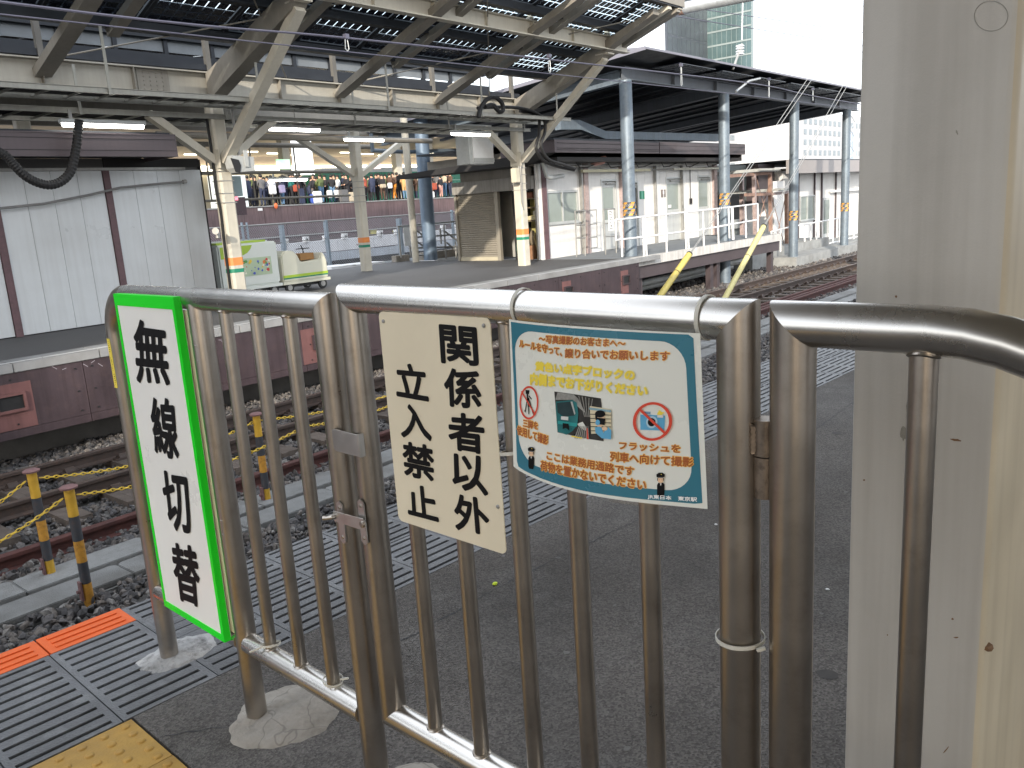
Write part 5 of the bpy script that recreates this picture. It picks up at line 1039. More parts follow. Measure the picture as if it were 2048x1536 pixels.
# round posts with hazard bands
HZ = {17.36: (FV(1258,425.5,.52)[2], FV(1258,410.5,.52)[2]), 22.62: (FV(1446,405,.52)[2], FV(1446,392,.52)[2]), 27.9: (FV(1585,437,.52)[2], FV(1585,427,.52)[2]), 33.1: (FV(1687,419.5,.52)[2], FV(1687,410.5,.52)[2])}
def rpost(u, zb, lab, lit=True):
    t_ = thing('round_post', lab, 'post', W(u, .67, zb), 'round galvanised posts of the right canopy'); B(W).cyl((u, .67, -1.3), (u, .67, 4.17), .155, 28).build('shaft', galv, t_, smooth=True)
    for k, z in enumerate(HZ[u]):
        for i in range(10):
            a0 = 2*math.pi*i/10; b = B(W); r_ = .163; P_ = []
            sh = .25
            for s_, zz in ((0, z-.07), (1, z-.07), (1, z+.07), (0, z+.07)):
                a = a0+(2*math.pi/10)*s_ + (sh if zz > z else -sh); P_.append(a)
            q0, q1, q2, q3 = P_; mid0 = (q0+q1)/2; mid1 = (q2+q3)/2
            pt = lambda a, zz: (u+r_*math.cos(a), .67+r_*math.sin(a), zz+zb*0)
            b.add([pt(q0, z-.07), pt(mid0, z-.07), pt(q1, z-.07), pt(q2, z+.07), pt(mid1, z+.07), pt(q3, z+.07)], [(0,1,4,5),(1,2,3,4)]); b.build('hazard_stripe', poleblk if i % 2 else MT.get('haz_o') or pm('haz_o', (.75,.36,.03), .5), t_)
    return t_
for u, zb, lab in ((17.36, 0, 'first round post, nearest, with orange black bands'), (22.62, 0, 'second round post, at the end of the brown fascia'), (27.9, -.7, 'third round post, behind the crossing stay wires'), (33.1, -1.0, 'fourth round post, next to the large painted column')): rpost(u, zb, lab)
# grey canopy on round posts
gc = thing('steel_canopy', 'grey steel flat canopy carried by round posts at the right', 'canopy', W(25, 3, 4.2)); st_m = pm('beam_greyblue', (.17,.19,.22), .5, .3, .12, 4, streak=.2)
zc = lambda v: 4.55-.085*(v-.67)
B(W).ibeam((17.2, .67, 4.32), (34.3, .67, 4.32), .2, .29, .02).build('eaves_girder', st_m, gc)
for u in (19.6, 22, 24.5, 27, 29.5, 32): part(gc, 'stiffener', st_m, (u-.01, u+.01, .57, .66, 4.2, 4.44))
for u in (17.36, 22.62, 27.9, 33.1): B(W).ibeam((u, .8, 4.27), (u, 9.5, 3.62), .2, .30, .02).build('cross_girder', st_m if u > 20 else galv, gc)
for i in range(17):
    u = 17.9+i*1.0; B(W).beam((u, .8, zc(.8)-.13), (u, 9.4, zc(9.4)-.13), .07, .14, (1,0,0)).build('joist', roofm, gc)
b = B(W); b.prism([(16.6, -.35, zc(-.35)), (16.6, 9.6, zc(9.6)), (16.6, 9.6, zc(9.6)+.04), (16.6, -.35, zc(-.35)+.04)], (18.2, 0, 0)); b.build('roof_deck', roofm, gc)
b = B(W); b.prism([(16.55, -.37, zc(-.37)-.02), (16.55, 9.6, zc(9.6)-.02), (16.55, 9.6, zc(9.6)+.08), (16.55, -.37, zc(-.37)+.06)], (.04, 0, 0)); b.build('gable_trim', purple, gc)
b = B(W); b.prism([(16.6, -.37, 4.64), (16.6, -.37, 4.69), (16.6, .9, 4.80), (16.6, .9, 4.76)], (18.2, 0, 0)); b.build('roof_lip', purple, gc)
for i in range(30): u = 16.8+i*.6; part(gc, 'roof_rib', purple, (u, u+.05, -.36, .9, 4.70, 4.745)) if False else None
for k in range(7):
    u = 18.3+2.3*k; part(gc, 'solar_panel', solar, (u, u+1.9, -.28, .5, 4.49, 4.505)); b = B(W)
    for i in range(6): b.box(u+.1+i*.3, u+.12+i*.3, -.25, .45, 4.485, 4.489)
    b.build('cell_gap', galvw, gc)
gb_ = B(W); P_ = [FV(x, y, 3.0) for x, y in ((1122,239),(1160,240),(1212,262),(1442,268),(1442,282),(1212,278),(1162,259),(1122,259))]; gb_.prism(P_, (0, .2, 0)); gb_.build('bent_gutter', galv, gc)
# stays and guards
def stay(p, q, ext, lab, m):
    t_ = thing('stay_guard', lab, 'stay guard', W(*p)); p = Vector(p); q = Vector(q); d = (q-p).normalized(); base = p-d*((p.z+1.25)/d.z)
    B(W).tube([base, q-d*.03, q], [.062, .062, .05], 18).build('guard_tube', m, t_, smooth=True); 
    b = B(W); b.tube([q-d*.02, q+d*.02], [.064, .058], 16); b.build('cap', black, t_, smooth=True)
    mid = p+(q-p)*.55; B(W).tube([mid-d*.008, mid+d*.008], .065, 16).build('joint_band', dark, t_)
    for o in ((0, 0, .0), (.12, 0, -.02)): B(W).cyl(q+Vector(o)*.3, Vector(ext)+Vector(o)*3, .008, 6).build('stay_wire', graym, t_)
stay(FV(1320,592,-2.45), FV(1379,508,-2.45), FV(1745,-35,-2.45), 'yellow stay guard at the left, ending lower in front of the walkway', yellowp); stay(FV(1452,592,-2.45), FV(1528,452,-2.45), FV(1760,40,-2.45), 'pale yellow stay guard at the right, reaching the rusted shelter', pm('guard_pale', (.55,.50,.22), .5, 0, .1, 5, streak=.2))
pw = FV(1752, 0, -2.45); b = B(W); b.tube([(pw[0], -2.45, -1.3), (pw[0], -2.45, 11)], [.2, .14], 16); tag(b.build('overhead_mast', conc, smooth=True), 'concrete overhead line mast hidden behind the painted column', 'mast')
# ================================================================== MIDDLE DISTANCE
def seg(t_, pts, v, r_, m, nm='rail'):
    for (x0, y0, x1, y1) in pts: B(W).cyl(FV(x0, y0, v), FV(x1, y1, v), r_, 8).build(nm, m, t_, smooth=True)
Z2 = lambda x, y: (780+x/10.24, 400+y/10.24)
def seg2(t_, pts, v, r_, m, nm='rail'): seg(t_, [(*Z2(a, b), *Z2(c, d)) for a, b, c, d in pts], v, r_, m, nm)
sr = thing('stair_railing', 'grey pipe handrails of a stair leading down behind the platform', 'railing', W(17, 8, 0))
seg2(sr, [(150,545,1435,430),(175,545,225,1180),(365,570,430,1160),(400,770,1460,700),(430,985,1480,950),(450,1145,920,1110),(480,620,540,1140),(880,500,960,1200),(1100,500,1150,1200),(1025,590,1050,900),(480,620,1100,1190) if False else (530,615,700,745),(740,780,900,895),(560,860,780,1010),(1120,640,1500,930),(1150,860,1510,1180),(1340,850,1360,1200)], 8.0, .028, graym)
for x0, x1 in ((140, 400), (700, 1500)): a = FV(*Z2(x0, 1320), 8.1); c = FV(*Z2(x1, 1200), 8.1); part(sr, 'kerb', mort, (a[0], c[0], 8.1, 8.3, -.05, .18))
a = FV(*Z2(305, 950), 7.95); c = FV(*Z2(350, 560), 7.95); nb2 = part(sr, 'notice_strip', prw, (a[0], a[0]+.24, 7.94, 7.96, a[2], c[2]))
bp_ = tag(B(W).cyl((16.9, 7.3, 0), (16.95, 7.3, 4.3), .2, 24).build('round_post', pm('post_blue', (.16,.22,.30), .5, .3, .15, 4), smooth=True), 'dark blue round post behind the stair railing', 'post')
tag(B(W).cyl((16.2, 7.2, 0), (16.2, 7.2, 4.2), .1, 16).build('drain_pipe', cream, smooth=True), 'slim cream pipe left of the dark blue post', 'pipe')
tag(B(W).tube([(15.3, 7.6, 3.6), (15.3, 7.6, 3.15), (16.6, 7.6, 3.12), (19, 7.6, 3.2), (20.5, 7.6, 3.2)], .055, 10).build('duct_pipe', galv, smooth=True), 'grey duct pipe bending behind the blue post', 'pipe')
# chain link fence
lf_ = thing('link_fence', 'chain link fence with pale blue posts behind the platform', 'fence', W(15, 12, 0)); lv = 12.0
pb = pm('post_paleblue', (.36,.43,.50), .5, .3, .12, 5)
for (x0, y0, x1, y1, w_) in ((562,450,580,540,.16),(483,445,500,535,.07),(797,437,822,512,.18),(850,420,862,500,.1),(493,445,512,515,.06),(650,440,676,530,.14),(903,420,922,500,.1)):
    a = FV(x0, y0, lv); c = FV(x1, y1, lv); B(W).beam((a[0], lv, a[2]), (a[0], lv, -.6), w_*.6, w_, (0,1,0)).build('post', pb, lf_)
B(W).cyl((12, lv, 1.33), (24, lv, 1.33), .025, 8).build('top_rail', graym, lf_); B(W).cyl((12, lv, .75), (24, lv, .75), .012, 6).build('mid_wire', graym, lf_)
b = B(W); d = .075; hgt = 1.5
for i in range(int(12/d)):
    u = 12+i*d
    for s_ in (1, -1):
        u2 = u+s_*hgt*.85; a_, c_ = (u, -.2), (u2, 1.3); 
        b.beam((a_[0], lv+.02*s_, a_[1]), (c_[0], lv+.02*s_, c_[1]), .0075, .0075)
tag(b.build('wire_mesh', pm('mesh_grey', (.30,.31,.33), .5, .4), lf_), kind='stuff')
# white covers behind the platform edge
for k, (x0, x1, y) in enumerate(((663, 718, 528), (705, 775, 522), (872, 925, 508), (640, 645, 534))):
    if k == 3: continue
    a = FV(x0, y+14, 9.3); c = FV(x1, y, 9.3); b = B(W); b.box(a[0], c[0], 9.3, 10.3, a[2]-.3, c[2])
    tag(b.build('equipment_cover', whitep, bevel=.06), ('small white rounded cover beyond the platform edge', 'longer white rounded cover behind the middle column', 'white cover behind the stair railing')[k], 'cover')
sf = thing('elevated_parapet', 'long pale blue trackside parapet wall with white upper band', 'parapet', W(25, 19, 0)); pw2 = pm('parapet_pale', (.52,.58,.66), .6, 0, .1, 1.5, streak=.4); pwt = pm('parapet_white', (.78,.80,.84), .6, 0, .08, 2, streak=.2)
vp = 18.0
A = lambda x, y, v=vp: FV(x, y, v)
zt = (A(600, 488)[2]+A(900, 456)[2])/2; zm = (A(600, 515)[2]+A(900, 474)[2])/2; zb = (A(600, 532)[2]+A(900, 492)[2])/2
for i in range(12):
    u = 12+i*2.0; part(sf, 'parapet_panel', pwt, (u+.01, u+1.99, vp, vp+.3, zm, zt)); part(sf, 'lower_panel', pw2, (u+.01, u+1.99, vp-.02, vp+.3, zb, zm-.03))
    part(sf, 'bracket', whitep, (u+.3, u+.5, vp-.1, vp+.1, zt, zt+.22)); part(sf, 'bracket', whitep, (u+1.3, u+1.5, vp-.1, vp+.1, zt, zt+.2)); part(sf, 'bracket_hole', dark, (u+.36, u+.44, vp-.104, vp-.1, zt+.05, zt+.14))
for u in (14.2, 18.9, 23.0): part(sf, 'stencil_mark', pinkpost, (u, u+.5, vp-.004, vp-.001, zm+.15, zm+.2)); part(sf, 'slot', dark, (u+1, u+2.2, vp-.03, vp-.022, zm-.03, zm-.005))
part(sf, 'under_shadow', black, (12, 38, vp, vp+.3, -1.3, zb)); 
cog = thing('toothed_strip', 'grey toothed cable strip below the pale parapet', 'track fitting', W(20, 15, -.6)); zc_ = A(700, 535, 14)[2]
part(cog, 'strip', galvw, (14, 26, 14, 14.2, zc_-.05, zc_)); b = B(W)
for i in range(110): b.box(14+i*.11, 14.05+i*.11, 14, 14.1, zc_, zc_+.07)
tag(b.build('teeth', galvw, cog), kind='stuff')
# brown wall with yellow windows further back
vb_ = 26.0; bw_ = thing('retaining_wall', 'brown slatted retaining wall with small yellow panels', 'wall', W(35, vb_, -1)); zt = A(700, 438, vb_)[2]; zb = A(700, 515, vb_)[2]; brw = pm('wall_plumbrown', (.15,.11,.12), .7, 0, .2, 2, streak=.3)
for i in range(10): u = 20+i*2.6; part(bw_, 'wall_panel', brw, (u+.02, u+2.58, vb_, vb_+.2, zb-1, zt))
for x in (750, 795, 818, 862, 880, 950): a = A(x-9, 475, vb_); c = A(x+3, 463, vb_); part(bw_, 'yellow_panel', pm('panel_yellow', (.5,.46,.16), .6), (a[0], c[0], vb_-.05, vb_-.01, a[2], c[2]+.12))
for i, y in enumerate((462, 474, 487)): z = A(700, y, vb_)[2]; part(bw_, 'ledge', greyp if i == 0 else brw, (20, 46, vb_-.12, vb_-.02, z-.03, z+.02))
for i in range(26): u = 21+i*1.0; part(bw_, 'slat', dark, (u, u+.12, vb_-.03, vb_-.012, zb, zb+.9))
part(bw_, 'rear_mass', dark, (18, 60, vb_+.3, vb_+1, -1.3, zt-.2))
# crowded platform ----------------------------------------------------
PV = 32.0; PZ = 2.33
cp = thing('crowded_platform', 'plum edged platform slab carrying the crowd', 'platform', W(38, PV, 1)); 
part(cp, 'slab', asph2, (16, 62, PV+.05, PV+9, 1.2, PZ)); 
for i in range(18): u = 16+i*2.4; part(cp, 'edge_panel', pm('skirt_far', (.135,.090,.095), .6, 0, .2, 1.2, streak=.6), (u+.01, u+2.39, PV, PV+.04, 1.18, PZ-.06))
part(cp, 'edge_strip', cop, (16, 62, PV-.05, PV+.04, PZ-.06, PZ+.01)); part(cp, 'lower_lip', dark, (16, 62, PV-.01, PV+.5, 1.08, 1.175))
for x, y in ((520, 419), (720, 411), (848, 404)): a = FV(x, y, PV-.01); part(cp, 'number_plate', whitep, (a[0]-.15, a[0]+.15, PV-.03, PV-.01, a[2]-.07, a[2]+.07))
a = FV(552, 412, PV-.2); tag(B(W).ball((a[0], a[1], a[2]), .12, .08, .18).build('orange_marker', pm('marker_orange', (.75,.16,.05), .6), smooth=True), 'orange round marker on the edge of the crowded platform', 'marker')
# train, walls and canopy there
tn = thing('green_train', 'green passenger train standing behind the crowd', 'train', W(46, 39, PZ)); tg = pm('train_green', (.012,.17,.105), .3, .1, .05, 2)
a = FV(690, 345, 39); part(tn, 'body', tg, (a[0]-2, 72, 39, 41.5, 1.4, a[2])); part(tn, 'roof', galvw, (a[0]-2, 72, 39.2, 41.3, a[2], a[2]+.35)); part(tn, 'stripe', pm('train_pale', (.3,.5,.42), .4), (a[0]-2, 72, 38.98, 38.995, a[2]-.75, a[2]-.7))
for i in range(8): u = a[0]+1.5+i*3.6; part(tn, 'window', glassg, (u, u+2.0, 38.97, 38.99, 3.1, a[2]-.95))
fc = thing('far_canopy', 'beige ceilinged canopy lit with lamps above the crowd', 'canopy', W(45, 37, 5)); bei = pm('ceiling_beige', (.50,.42,.34), .7, 0, .1, .6)
lit = emit('strip_light', (1, .90, .66), 2.2); z1 = FV(700, 262, 34)[2]; z2 = FV(700, 330, 42)[2]
b = B(W); b.prism([(12, 33, z1), (12, 42, z2+.6), (12, 42, z2+.8), (12, 33, z1+.3)], (62, 0, 0)); b.build('ceiling', bei, fc)
part(fc, 'rear_fascia', bei, (12, 74, 42.2, 42.4, z2-.0, z2+1.7)); part(fc, 'strip_lamp', lit, (12, 74, 41.9, 42.1, z2-.35, z2-.02)); part(fc, 'lower_wall', pm('far_wall_cream', (.55,.50,.38), .7, 0, .1, 1), (12, 74, 42.4, 42.6, PZ, z2-.3))
for i in range(14): u = 16+i*4; part(fc, 'ceiling_beam', bei, (u, u+.3, 33, 42, z1-.35, z1-.1)) if i % 2 else None
for i in range(22): u = 14+i*2.6; part(fc, 'ceiling_lamp', lit, (u, u+1.2, 36+(i % 3), 36.15+(i % 3), z2+.35, z2+.42))
for x in (583, 805, 868): a = FV(x, 400, 36); part(fc, 'column', cream if x > 600 else creamd, (a[0]-.28, a[0]+.28, 36, 36.5, PZ, z1+.4))
a = FV(592, 350, 35); c = FV(622, 282, 35); wb = part(fc, 'white_board', emit('board_lit', (.95,.97,1), .55), (a[0], c[0], 35, 35.2, a[2], c[2]+.3))
a = FV(555, 335, 35.5); c = FV(580, 325, 35.5); part(fc, 'green_display', emit('disp_green', (.05,.6,.15), .5), (a[0], c[0], 35.5, 35.6, a[2]-.1, c[2]+.2)); a = FV(742, 332, 35.5); part(fc, 'red_display', emit('disp_red', (.6,.05,.08), .4), (a[0], a[0]+.9, 35.5, 35.6, a[2]-.2, a[2]+.25))
a = FV(480, 413, PV+.6); c = FV(490, 350, PV+.6); wp = thing('vending_cabinet', 'tall pale cabinet at the left end of the crowd', 'cabinet', W(a[0], PV+.6, PZ)); part(wp, 'case', pm('cabinet_pale', (.55,.62,.64), .4), (a[0]-1.4, c[0], PV+.6, PV+1.3, PZ, c[2]))
# ------------------------------------------------------------------ people
SK = pm('skin', (.50,.30,.21), .55); 
def colm(nm, c): return pm('cloth_'+nm, c, .8, 0, .15, 6)
CL = dict(black=colm('black', (.012,.012,.016)), navy=colm('navy', (.022,.03,.065)), grey=colm('grey', (.11,.11,.115)), white=colm('white', (.62,.63,.66)), tan=colm('tan', (.50,.31,.13)), olive=colm('olive', (.09,.12,.045)), orange=colm('orange', (.65,.23,.02)), denim=colm('denim', (.10,.19,.32)), pink=colm('pink', (.55,.25,.26)), teal=colm('teal', (.01,.12,.11)), brown=colm('brown', (.08,.045,.03)), beige=colm('beige', (.42,.36,.27)), red=colm('red', (.32,.07,.04)), blue=colm('blue', (.05,.10,.40)))
HR = pm('hair_black', (.01,.009,.008), .6)
def person(u, v, face, h, top, bot, lab, pose='stand', coat=0, dz=0):
    k = h*1.06/1.7; r_ = random.Random(lab); sw = .13 if pose == 'walk' else .0; fw = Vector((math.cos(face), math.sin(face), 0)); sd = Vector((-math.sin(face), math.cos(face), 0)); base = Vector((u, v, PZ+dz))
    lean = .75 if pose == 'bend' else (.06 if pose == 'walk' else .0); arm = r_.uniform(.2, .9)
    def P(f, s, z): return base + (fw*f + sd*s + Vector((0, 0, z)))*k
    def T(f, s, z):      # torso points pivot about the hips when bending
        dz_ = z-.95; return P(f*math.cos(lean)+dz_*math.sin(lean), s, .95+dz_*math.cos(lean)-f*math.sin(lean))
    if pose == 'sit': pz = .45
    J = dict(pel=(P(0, 0, .95), .15), sp=(T(.01, 0, 1.13), .135), ch=(T(.0, 0, 1.33), .155), nk=(T(.01, 0, 1.46), .06), hd=(T(.03, 0, 1.58), .095), tp=(T(.02, 0, 1.68), .08))
    for s, n in ((1, 'l'), (-1, 'r')):
        st = s*sw; J['sh'+n] = (T(0, s*.19, 1.38), .068); J['el'+n] = (T(.05+arm*.06, s*.235, 1.13), .05); J['wr'+n] = (T(.12+arm*.16, s*(.22-.1*arm), .95+arm*.16), .036); J['ha'+n] = (T(.16+arm*.2, s*(.2-.12*arm), .90+arm*.2), .038)
        J['hp'+n] = (P(.0, s*.095, .90), .10); J['kn'+n] = (P(st*1.4+.02, s*.10, .50), .066); J['an'+n] = (P(st*2.2 if st > 0 else st*2.4, s*.10, .10+(0 if st >= 0 else .06)), .045); J['to'+n] = (P((st*2.2 if st > 0 else st*2.4)+.16, s*.11, .04), .04)
    E_s = [('pel','sp','t'),('sp','ch','t'),('ch','nk','t'),('nk','hd','h'),('hd','tp','h')]
    for n in 'lr': E_s += [('ch','sh'+n,'t'),('sh'+n,'el'+n,'t'),('el'+n,'wr'+n,'t'),('wr'+n,'ha'+n,'h'),('pel','hp'+n,'b'),('hp'+n,'kn'+n,'b'),('kn'+n,'an'+n,'b'),('an'+n,'to'+n,'s')]
    ks = list(J); me = bpy.data.meshes.new('person'); og = Vector(W(*base)); me.from_pydata([Vector(W(*J[q][0]))-og for q in ks], [(ks.index(a), ks.index(b)) for a, b, _ in E_s], [])
    o = bpy.data.objects.new('tmp', me); COL.objects.link(o); md = o.modifiers.new('s', 'SKIN')
    for i, q in enumerate(ks): sv = me.skin_vertices[0].data[i]; rr = J[q][1]*k*(1.15 if (coat and q in ('sp', 'pel', 'hpl', 'hpr')) else 1); rr *= 1.22 if q[:2] not in ('hd','tp','nk','ha','to') else 1.05; sv.radius = (rr, rr*.85); sv.use_root = (q == 'pel')
    sb_ = o.modifiers.new('b', 'SUBSURF'); sb_.levels = 1
    m2 = bpy.data.meshes.new_from_object(o.evaluated_get(bpy.context.evaluated_depsgraph_get())); bpy.data.objects.remove(o)
    for m in (CL[top], CL[bot], SK, CL['black']): m2.materials.append(m)
    mi = dict(t=0, b=1, h=2, s=3); segs = [(Vector(W(*J[a][0]))-og, Vector(W(*J[b][0]))-og, mi[c]) for a, b, c in E_s]
    for p in m2.polygons:
        c = p.center; best = min(segs, key=lambda s: (c-s[0]-(s[1]-s[0])*max(0, min(1, (c-s[0]).dot(s[1]-s[0])/max(1e-6, (s[1]-s[0]).length_squared)))).length); p.material_index = best[2]
        if coat and best[2] == 1 and (c.z)*1/k > .62: p.material_index = 0
    m2.shade_smooth(); body = bpy.data.objects.new('person', m2); COL.objects.link(body); body.location = og; ORG[body] = og; tag(body, lab, 'person', 'people waiting on the far platform')
    hc = J['hd'][0]; tp = J['tp'][0]; b = B(W); c = (hc+tp)/2-fw*.025*k; b.ball((c[0], c[1], c[2]+.03), .10*k, .10*k, .11*k, 10, 8); b.build('hair', HR, body, smooth=True)
    fc_ = hc+fw*.085*k; b = B(W); b.ball((fc_[0], fc_[1], fc_[2]-.01), .014, .014, .02, 6, 5); b.build('nose', SK, body, smooth=True)
    return body
def PX(px, dv=0): return FV(px, 405, PV+.9+dv)[0]
LF, RT, AW, TO = math.pi, 0.0, math.pi/2, -math.pi/2
PPL = [(500, .2, AW, 1.66, 'navy', 'black', 'person in a dark navy coat at the left end of the crowd', 'stand', 1), (515, .9, LF, 1.7, 'black', 'black', 'person in black standing just right of the navy coat', 'stand', 1), (527, .3, AW, 1.72, 'grey', 'navy', 'person with charcoal jacket and dark backpack', 'stand', 0),
 (547, .4, AW, 1.66, 'white', 'black', 'person in white top with a pale shoulder bag', 'stand', 0), (566, .5, RT, 1.6, 'navy', 'denim', 'person in navy beside the lilac backpack', 'stand', 0), (585, .2, RT, 1.74, 'teal', 'black', 'person in teal jacket with black trousers', 'stand', 0), (599, .5, AW, 1.68, 'black', 'black', 'person in black beside the orange bag', 'stand', 0),
 (620, .1, RT, 1.72, 'black', 'navy', 'person in black bending over a suitcase', 'bend', 0), (632, 1.6, LF, 1.75, 'black', 'grey', 'tall person in black behind the bending one', 'stand', 0), (645, .6, AW, 1.72, 'olive', 'denim', 'person in olive jacket and hood in mid crowd', 'stand', 0), (667, .3, AW, 1.64, 'black', 'denim', 'person in black jacket and light jeans carrying a carrier bag', 'stand', 0),
 (680, 1.2, LF, 1.66, 'white', 'black', 'person in white jacket behind the jeans wearer', 'stand', 0), (697, .4, LF, 1.66, 'black', 'black', 'person in black coat left of the middle column', 'stand', 1), (733, .5, AW, 1.6, 'red', 'black', 'person with dark jacket and red detail right of the middle column', 'stand', 0),
 (748, .4, AW, 1.66, 'navy', 'black', 'person in dark navy facing the green train', 'stand', 1), (757, .9, LF, 1.68, 'black', 'black', 'person in black in the tight group', 'stand', 1), (768, .3, LF, 1.6, 'black', 'brown', 'person with cream shoulder bag before the stool', 'stand', 0), (783, .2, RT, 1.68, 'brown', 'black', 'person in dark brown just left of the orange trousers', 'stand', 0), (791, .3, LF, 1.70, 'brown', 'orange', 'person walking in bright orange trousers', 'walk', 0),
 (804, .9, AW, 1.62, 'black', 'black', 'person in black right of the orange trousers', 'stand', 0), (812, .4, AW, 1.72, 'tan', 'denim', 'person in a long tan coat and jeans', 'stand', 1), (853, .3, TO, 1.75, 'teal', 'navy', 'person in dark green jacket facing us right of the blue post', 'stand', 0), (845, 1.1, AW, 1.66, 'beige', 'black', 'person in pale coat next to the blue post', 'stand', 1),
 (866, .6, AW, 1.3, 'brown', 'brown', 'small brown-clad person crouched near the white bag', 'stand', 0), (877, .5, LF, 1.7, 'grey', 'navy', 'person in grey jacket at the right of the crowd', 'stand', 0), (884, .2, AW, 1.45, 'black', 'pink', 'shorter person in black top and pink trousers', 'stand', 0), (892, .9, LF, 1.72, 'beige', 'denim', 'person with beige top near the dark awning', 'stand', 0), (904, .5, LF, 1.72, 'brown', 'navy', 'rightmost person, in brown beside the awning', 'stand', 0), (540, 1.8, LF, 1.7, 'black', 'black', 'person in black deep behind the white top', 'stand', 1), (575, 1.9, AW, 1.7, 'brown', 'black', 'person in brown deep behind the teal jacket', 'stand', 0), (610, 2.0, LF, 1.66, 'grey', 'black', 'person in grey deep behind the bending one', 'stand', 1), (860, 2.0, AW, 1.66, 'white', 'black', 'person in white deep behind the dark green jacket', 'stand', 0)]
extra = [(508,1.5),(533,1.2),(556,1.3),(571,1.0),(592,1.4),(604,1.1),(626,1.0),(638,1.1),(654,1.5),(673,1.6),(690,1.3),(706,1.1),(740,1.4),(762,1.3),(775,1.1),(798,1.5),(822,1.0),(834,1.2),(870,1.3),(898,1.4)]
PPL += [(px, dv, random.choice((LF, RT, AW)), random.uniform(1.55, 1.78), random.choice(('black','black','navy','grey','brown','olive')), random.choice(('black','navy','black','grey')), 'dark clad person standing in the second row, about %s the %s' % (('left of', 'right of')[i % 2], w_), 'stand', i % 2) for i, ((px, dv), w_) in enumerate(zip(extra, ('navy coat wearer','charcoal jacket','white top','lilac backpack','teal jacket','orange shoulder bag','bending person','white suitcase','olive jacket','light jeans','dark suitcase','middle column','red detail wearer','cream shoulder bag','brown jacket','orange trousers','tan coat','blue post','white backpack','dark awning')))]
for px, dv, fa, h, tpc, bc, lab, ps, ct in PPL: person(PX(px, dv), PV+.9+dv, fa+random.uniform(-.4, .4), h, tpc, bc, lab, ps, ct)
def luggage(px, w_, h, m, lab, nm='suitcase', z=0, dv=-.4):
    u = PX(px, dv); v = PV+.9+dv; t_ = thing(nm, lab, 'suitcase' if nm == 'suitcase' else 'bag', W(u, v, PZ+z)); b = B(W); b.box(u-w_/2, u+w_/2, v-.14, v+.14, PZ+z+.03, PZ+z+h); b.build('shell', m, t_, bevel=.04)
    b = B(W); b.tube([(u-w_*.25, v, PZ+z+h), (u-w_*.22, v, PZ+z+h+.14), (u+w_*.22, v, PZ+z+h+.14), (u+w_*.25, v, PZ+z+h)], .012, 6); b.build('handle', CL['black'], t_)
    if nm == 'suitcase':
        for s in (-1, 1): B(W).cyl((u+s*w_*.35, v-.02, PZ+.03), (u+s*w_*.35, v+.02, PZ+.03), .03, 8).build('wheel', CL['black'], t_)
luggage(636, .55, .75, CL['white'], 'white suitcase in front of the bending person'); luggage(626, .3, .6, CL['blue'], 'blue case beside the white suitcase', dv=-.2); luggage(689, .6, .8, CL['grey'], 'dark grey suitcase beside the black coat'); luggage(703, .5, .62, CL['beige'], 'pale suitcase left of the middle column'); luggage(605, .3, .95, CL['navy'], 'tall dark suitcase under the orange bag')
luggage(596, .35, .45, CL['red'], 'orange red shoulder bag in mid crowd', 'shoulder_bag', .75, -.1); luggage(548, .4, .55, CL['white'], 'pale backpack hanging at the left of the crowd', 'backpack', .65, -.1); luggage(567, .34, .5, pm('cloth_lilac', (.26,.24,.38), .8), 'lilac backpack worn near the left of the crowd', 'backpack', .7, -.1); luggage(661, .3, .5, CL['white'], 'white carrier bag held beside the jeans', 'carrier_bag', .3, -.1); luggage(675, .3, .5, CL['white'], 'second white carrier bag right of the jeans', 'carrier_bag', .3, -.1); luggage(769, .4, .28, CL['beige'], 'cream shoulder bag above the stool', 'shoulder_bag', .8, -.15); luggage(783, .26, .4, CL['white'], 'white plastic bag left of the orange trousers', 'carrier_bag', .75, -.2); luggage(864, .45, .45, CL['white'], 'white backpack at the feet right of the blue post', 'backpack', .0, -.3); luggage(871, .35, .5, CL['red'], 'orange backpack of a crouching person', 'backpack', .55, -.1)
# carts
wt = pm('cart_white', (.66,.70,.66), .35, 0, .04, 2); wc = pm('cart_cream', (.60,.60,.50), .35, 0, .05, 2); lime = pm('cart_lime', (.36,.52,.04), .4)
def wheel(par, u, v, r_=.10):
    w_ = B(W).tube([(u, v-.02, r_), (u, v+.02, r_)], r_, 18).build('wheel', black, par, smooth=True); B(W).tube([(u, v-.026, r_), (u, v-.019, r_)], r_*.55, 12).build('hub', graym, w_, smooth=True)
k1 = thing('platform_cart', 'white covered cart with lime corner behind the left column', 'cart', W(8.5, 3.6, 0)); cv = 3.5
b = B(W); b.box(7.75, 9.03, cv, cv+.7, .23, 1.04); b.build('body', wt, k1, bevel=.03); part(k1, 'base_tray', wt, (7.7, 9.05, cv-.015, cv+.72, .17, .228)); part(k1, 'chassis', black, (7.9, 8.9, cv+.1, cv+.6, .1, .168)); part(k1, 'lid', lime, (7.8, 8.85, cv+.1, cv+.6, 1.041, 1.08))
b = B(W); b.prism([(7.8, cv-.004, 1.0), (8.48, cv-.004, 1.0), (8.44, cv-.004, .93), (8.36, cv-.004, .86), (8.2, cv-.004, .80), (7.8, cv-.004, .78)], (0, .003, 0)); b.build('lime_corner', lime, k1)
a = FV(478, 557, cv-.006); c = FV(541, 512, cv-.006); pic = part(k1, 'picture_panel', pm('picture_green', (.42,.52,.36), .5), (a[0]-.1, c[0], cv-.008, cv-.004, a[2]+.02, c[2]))
rp = random.Random(4)
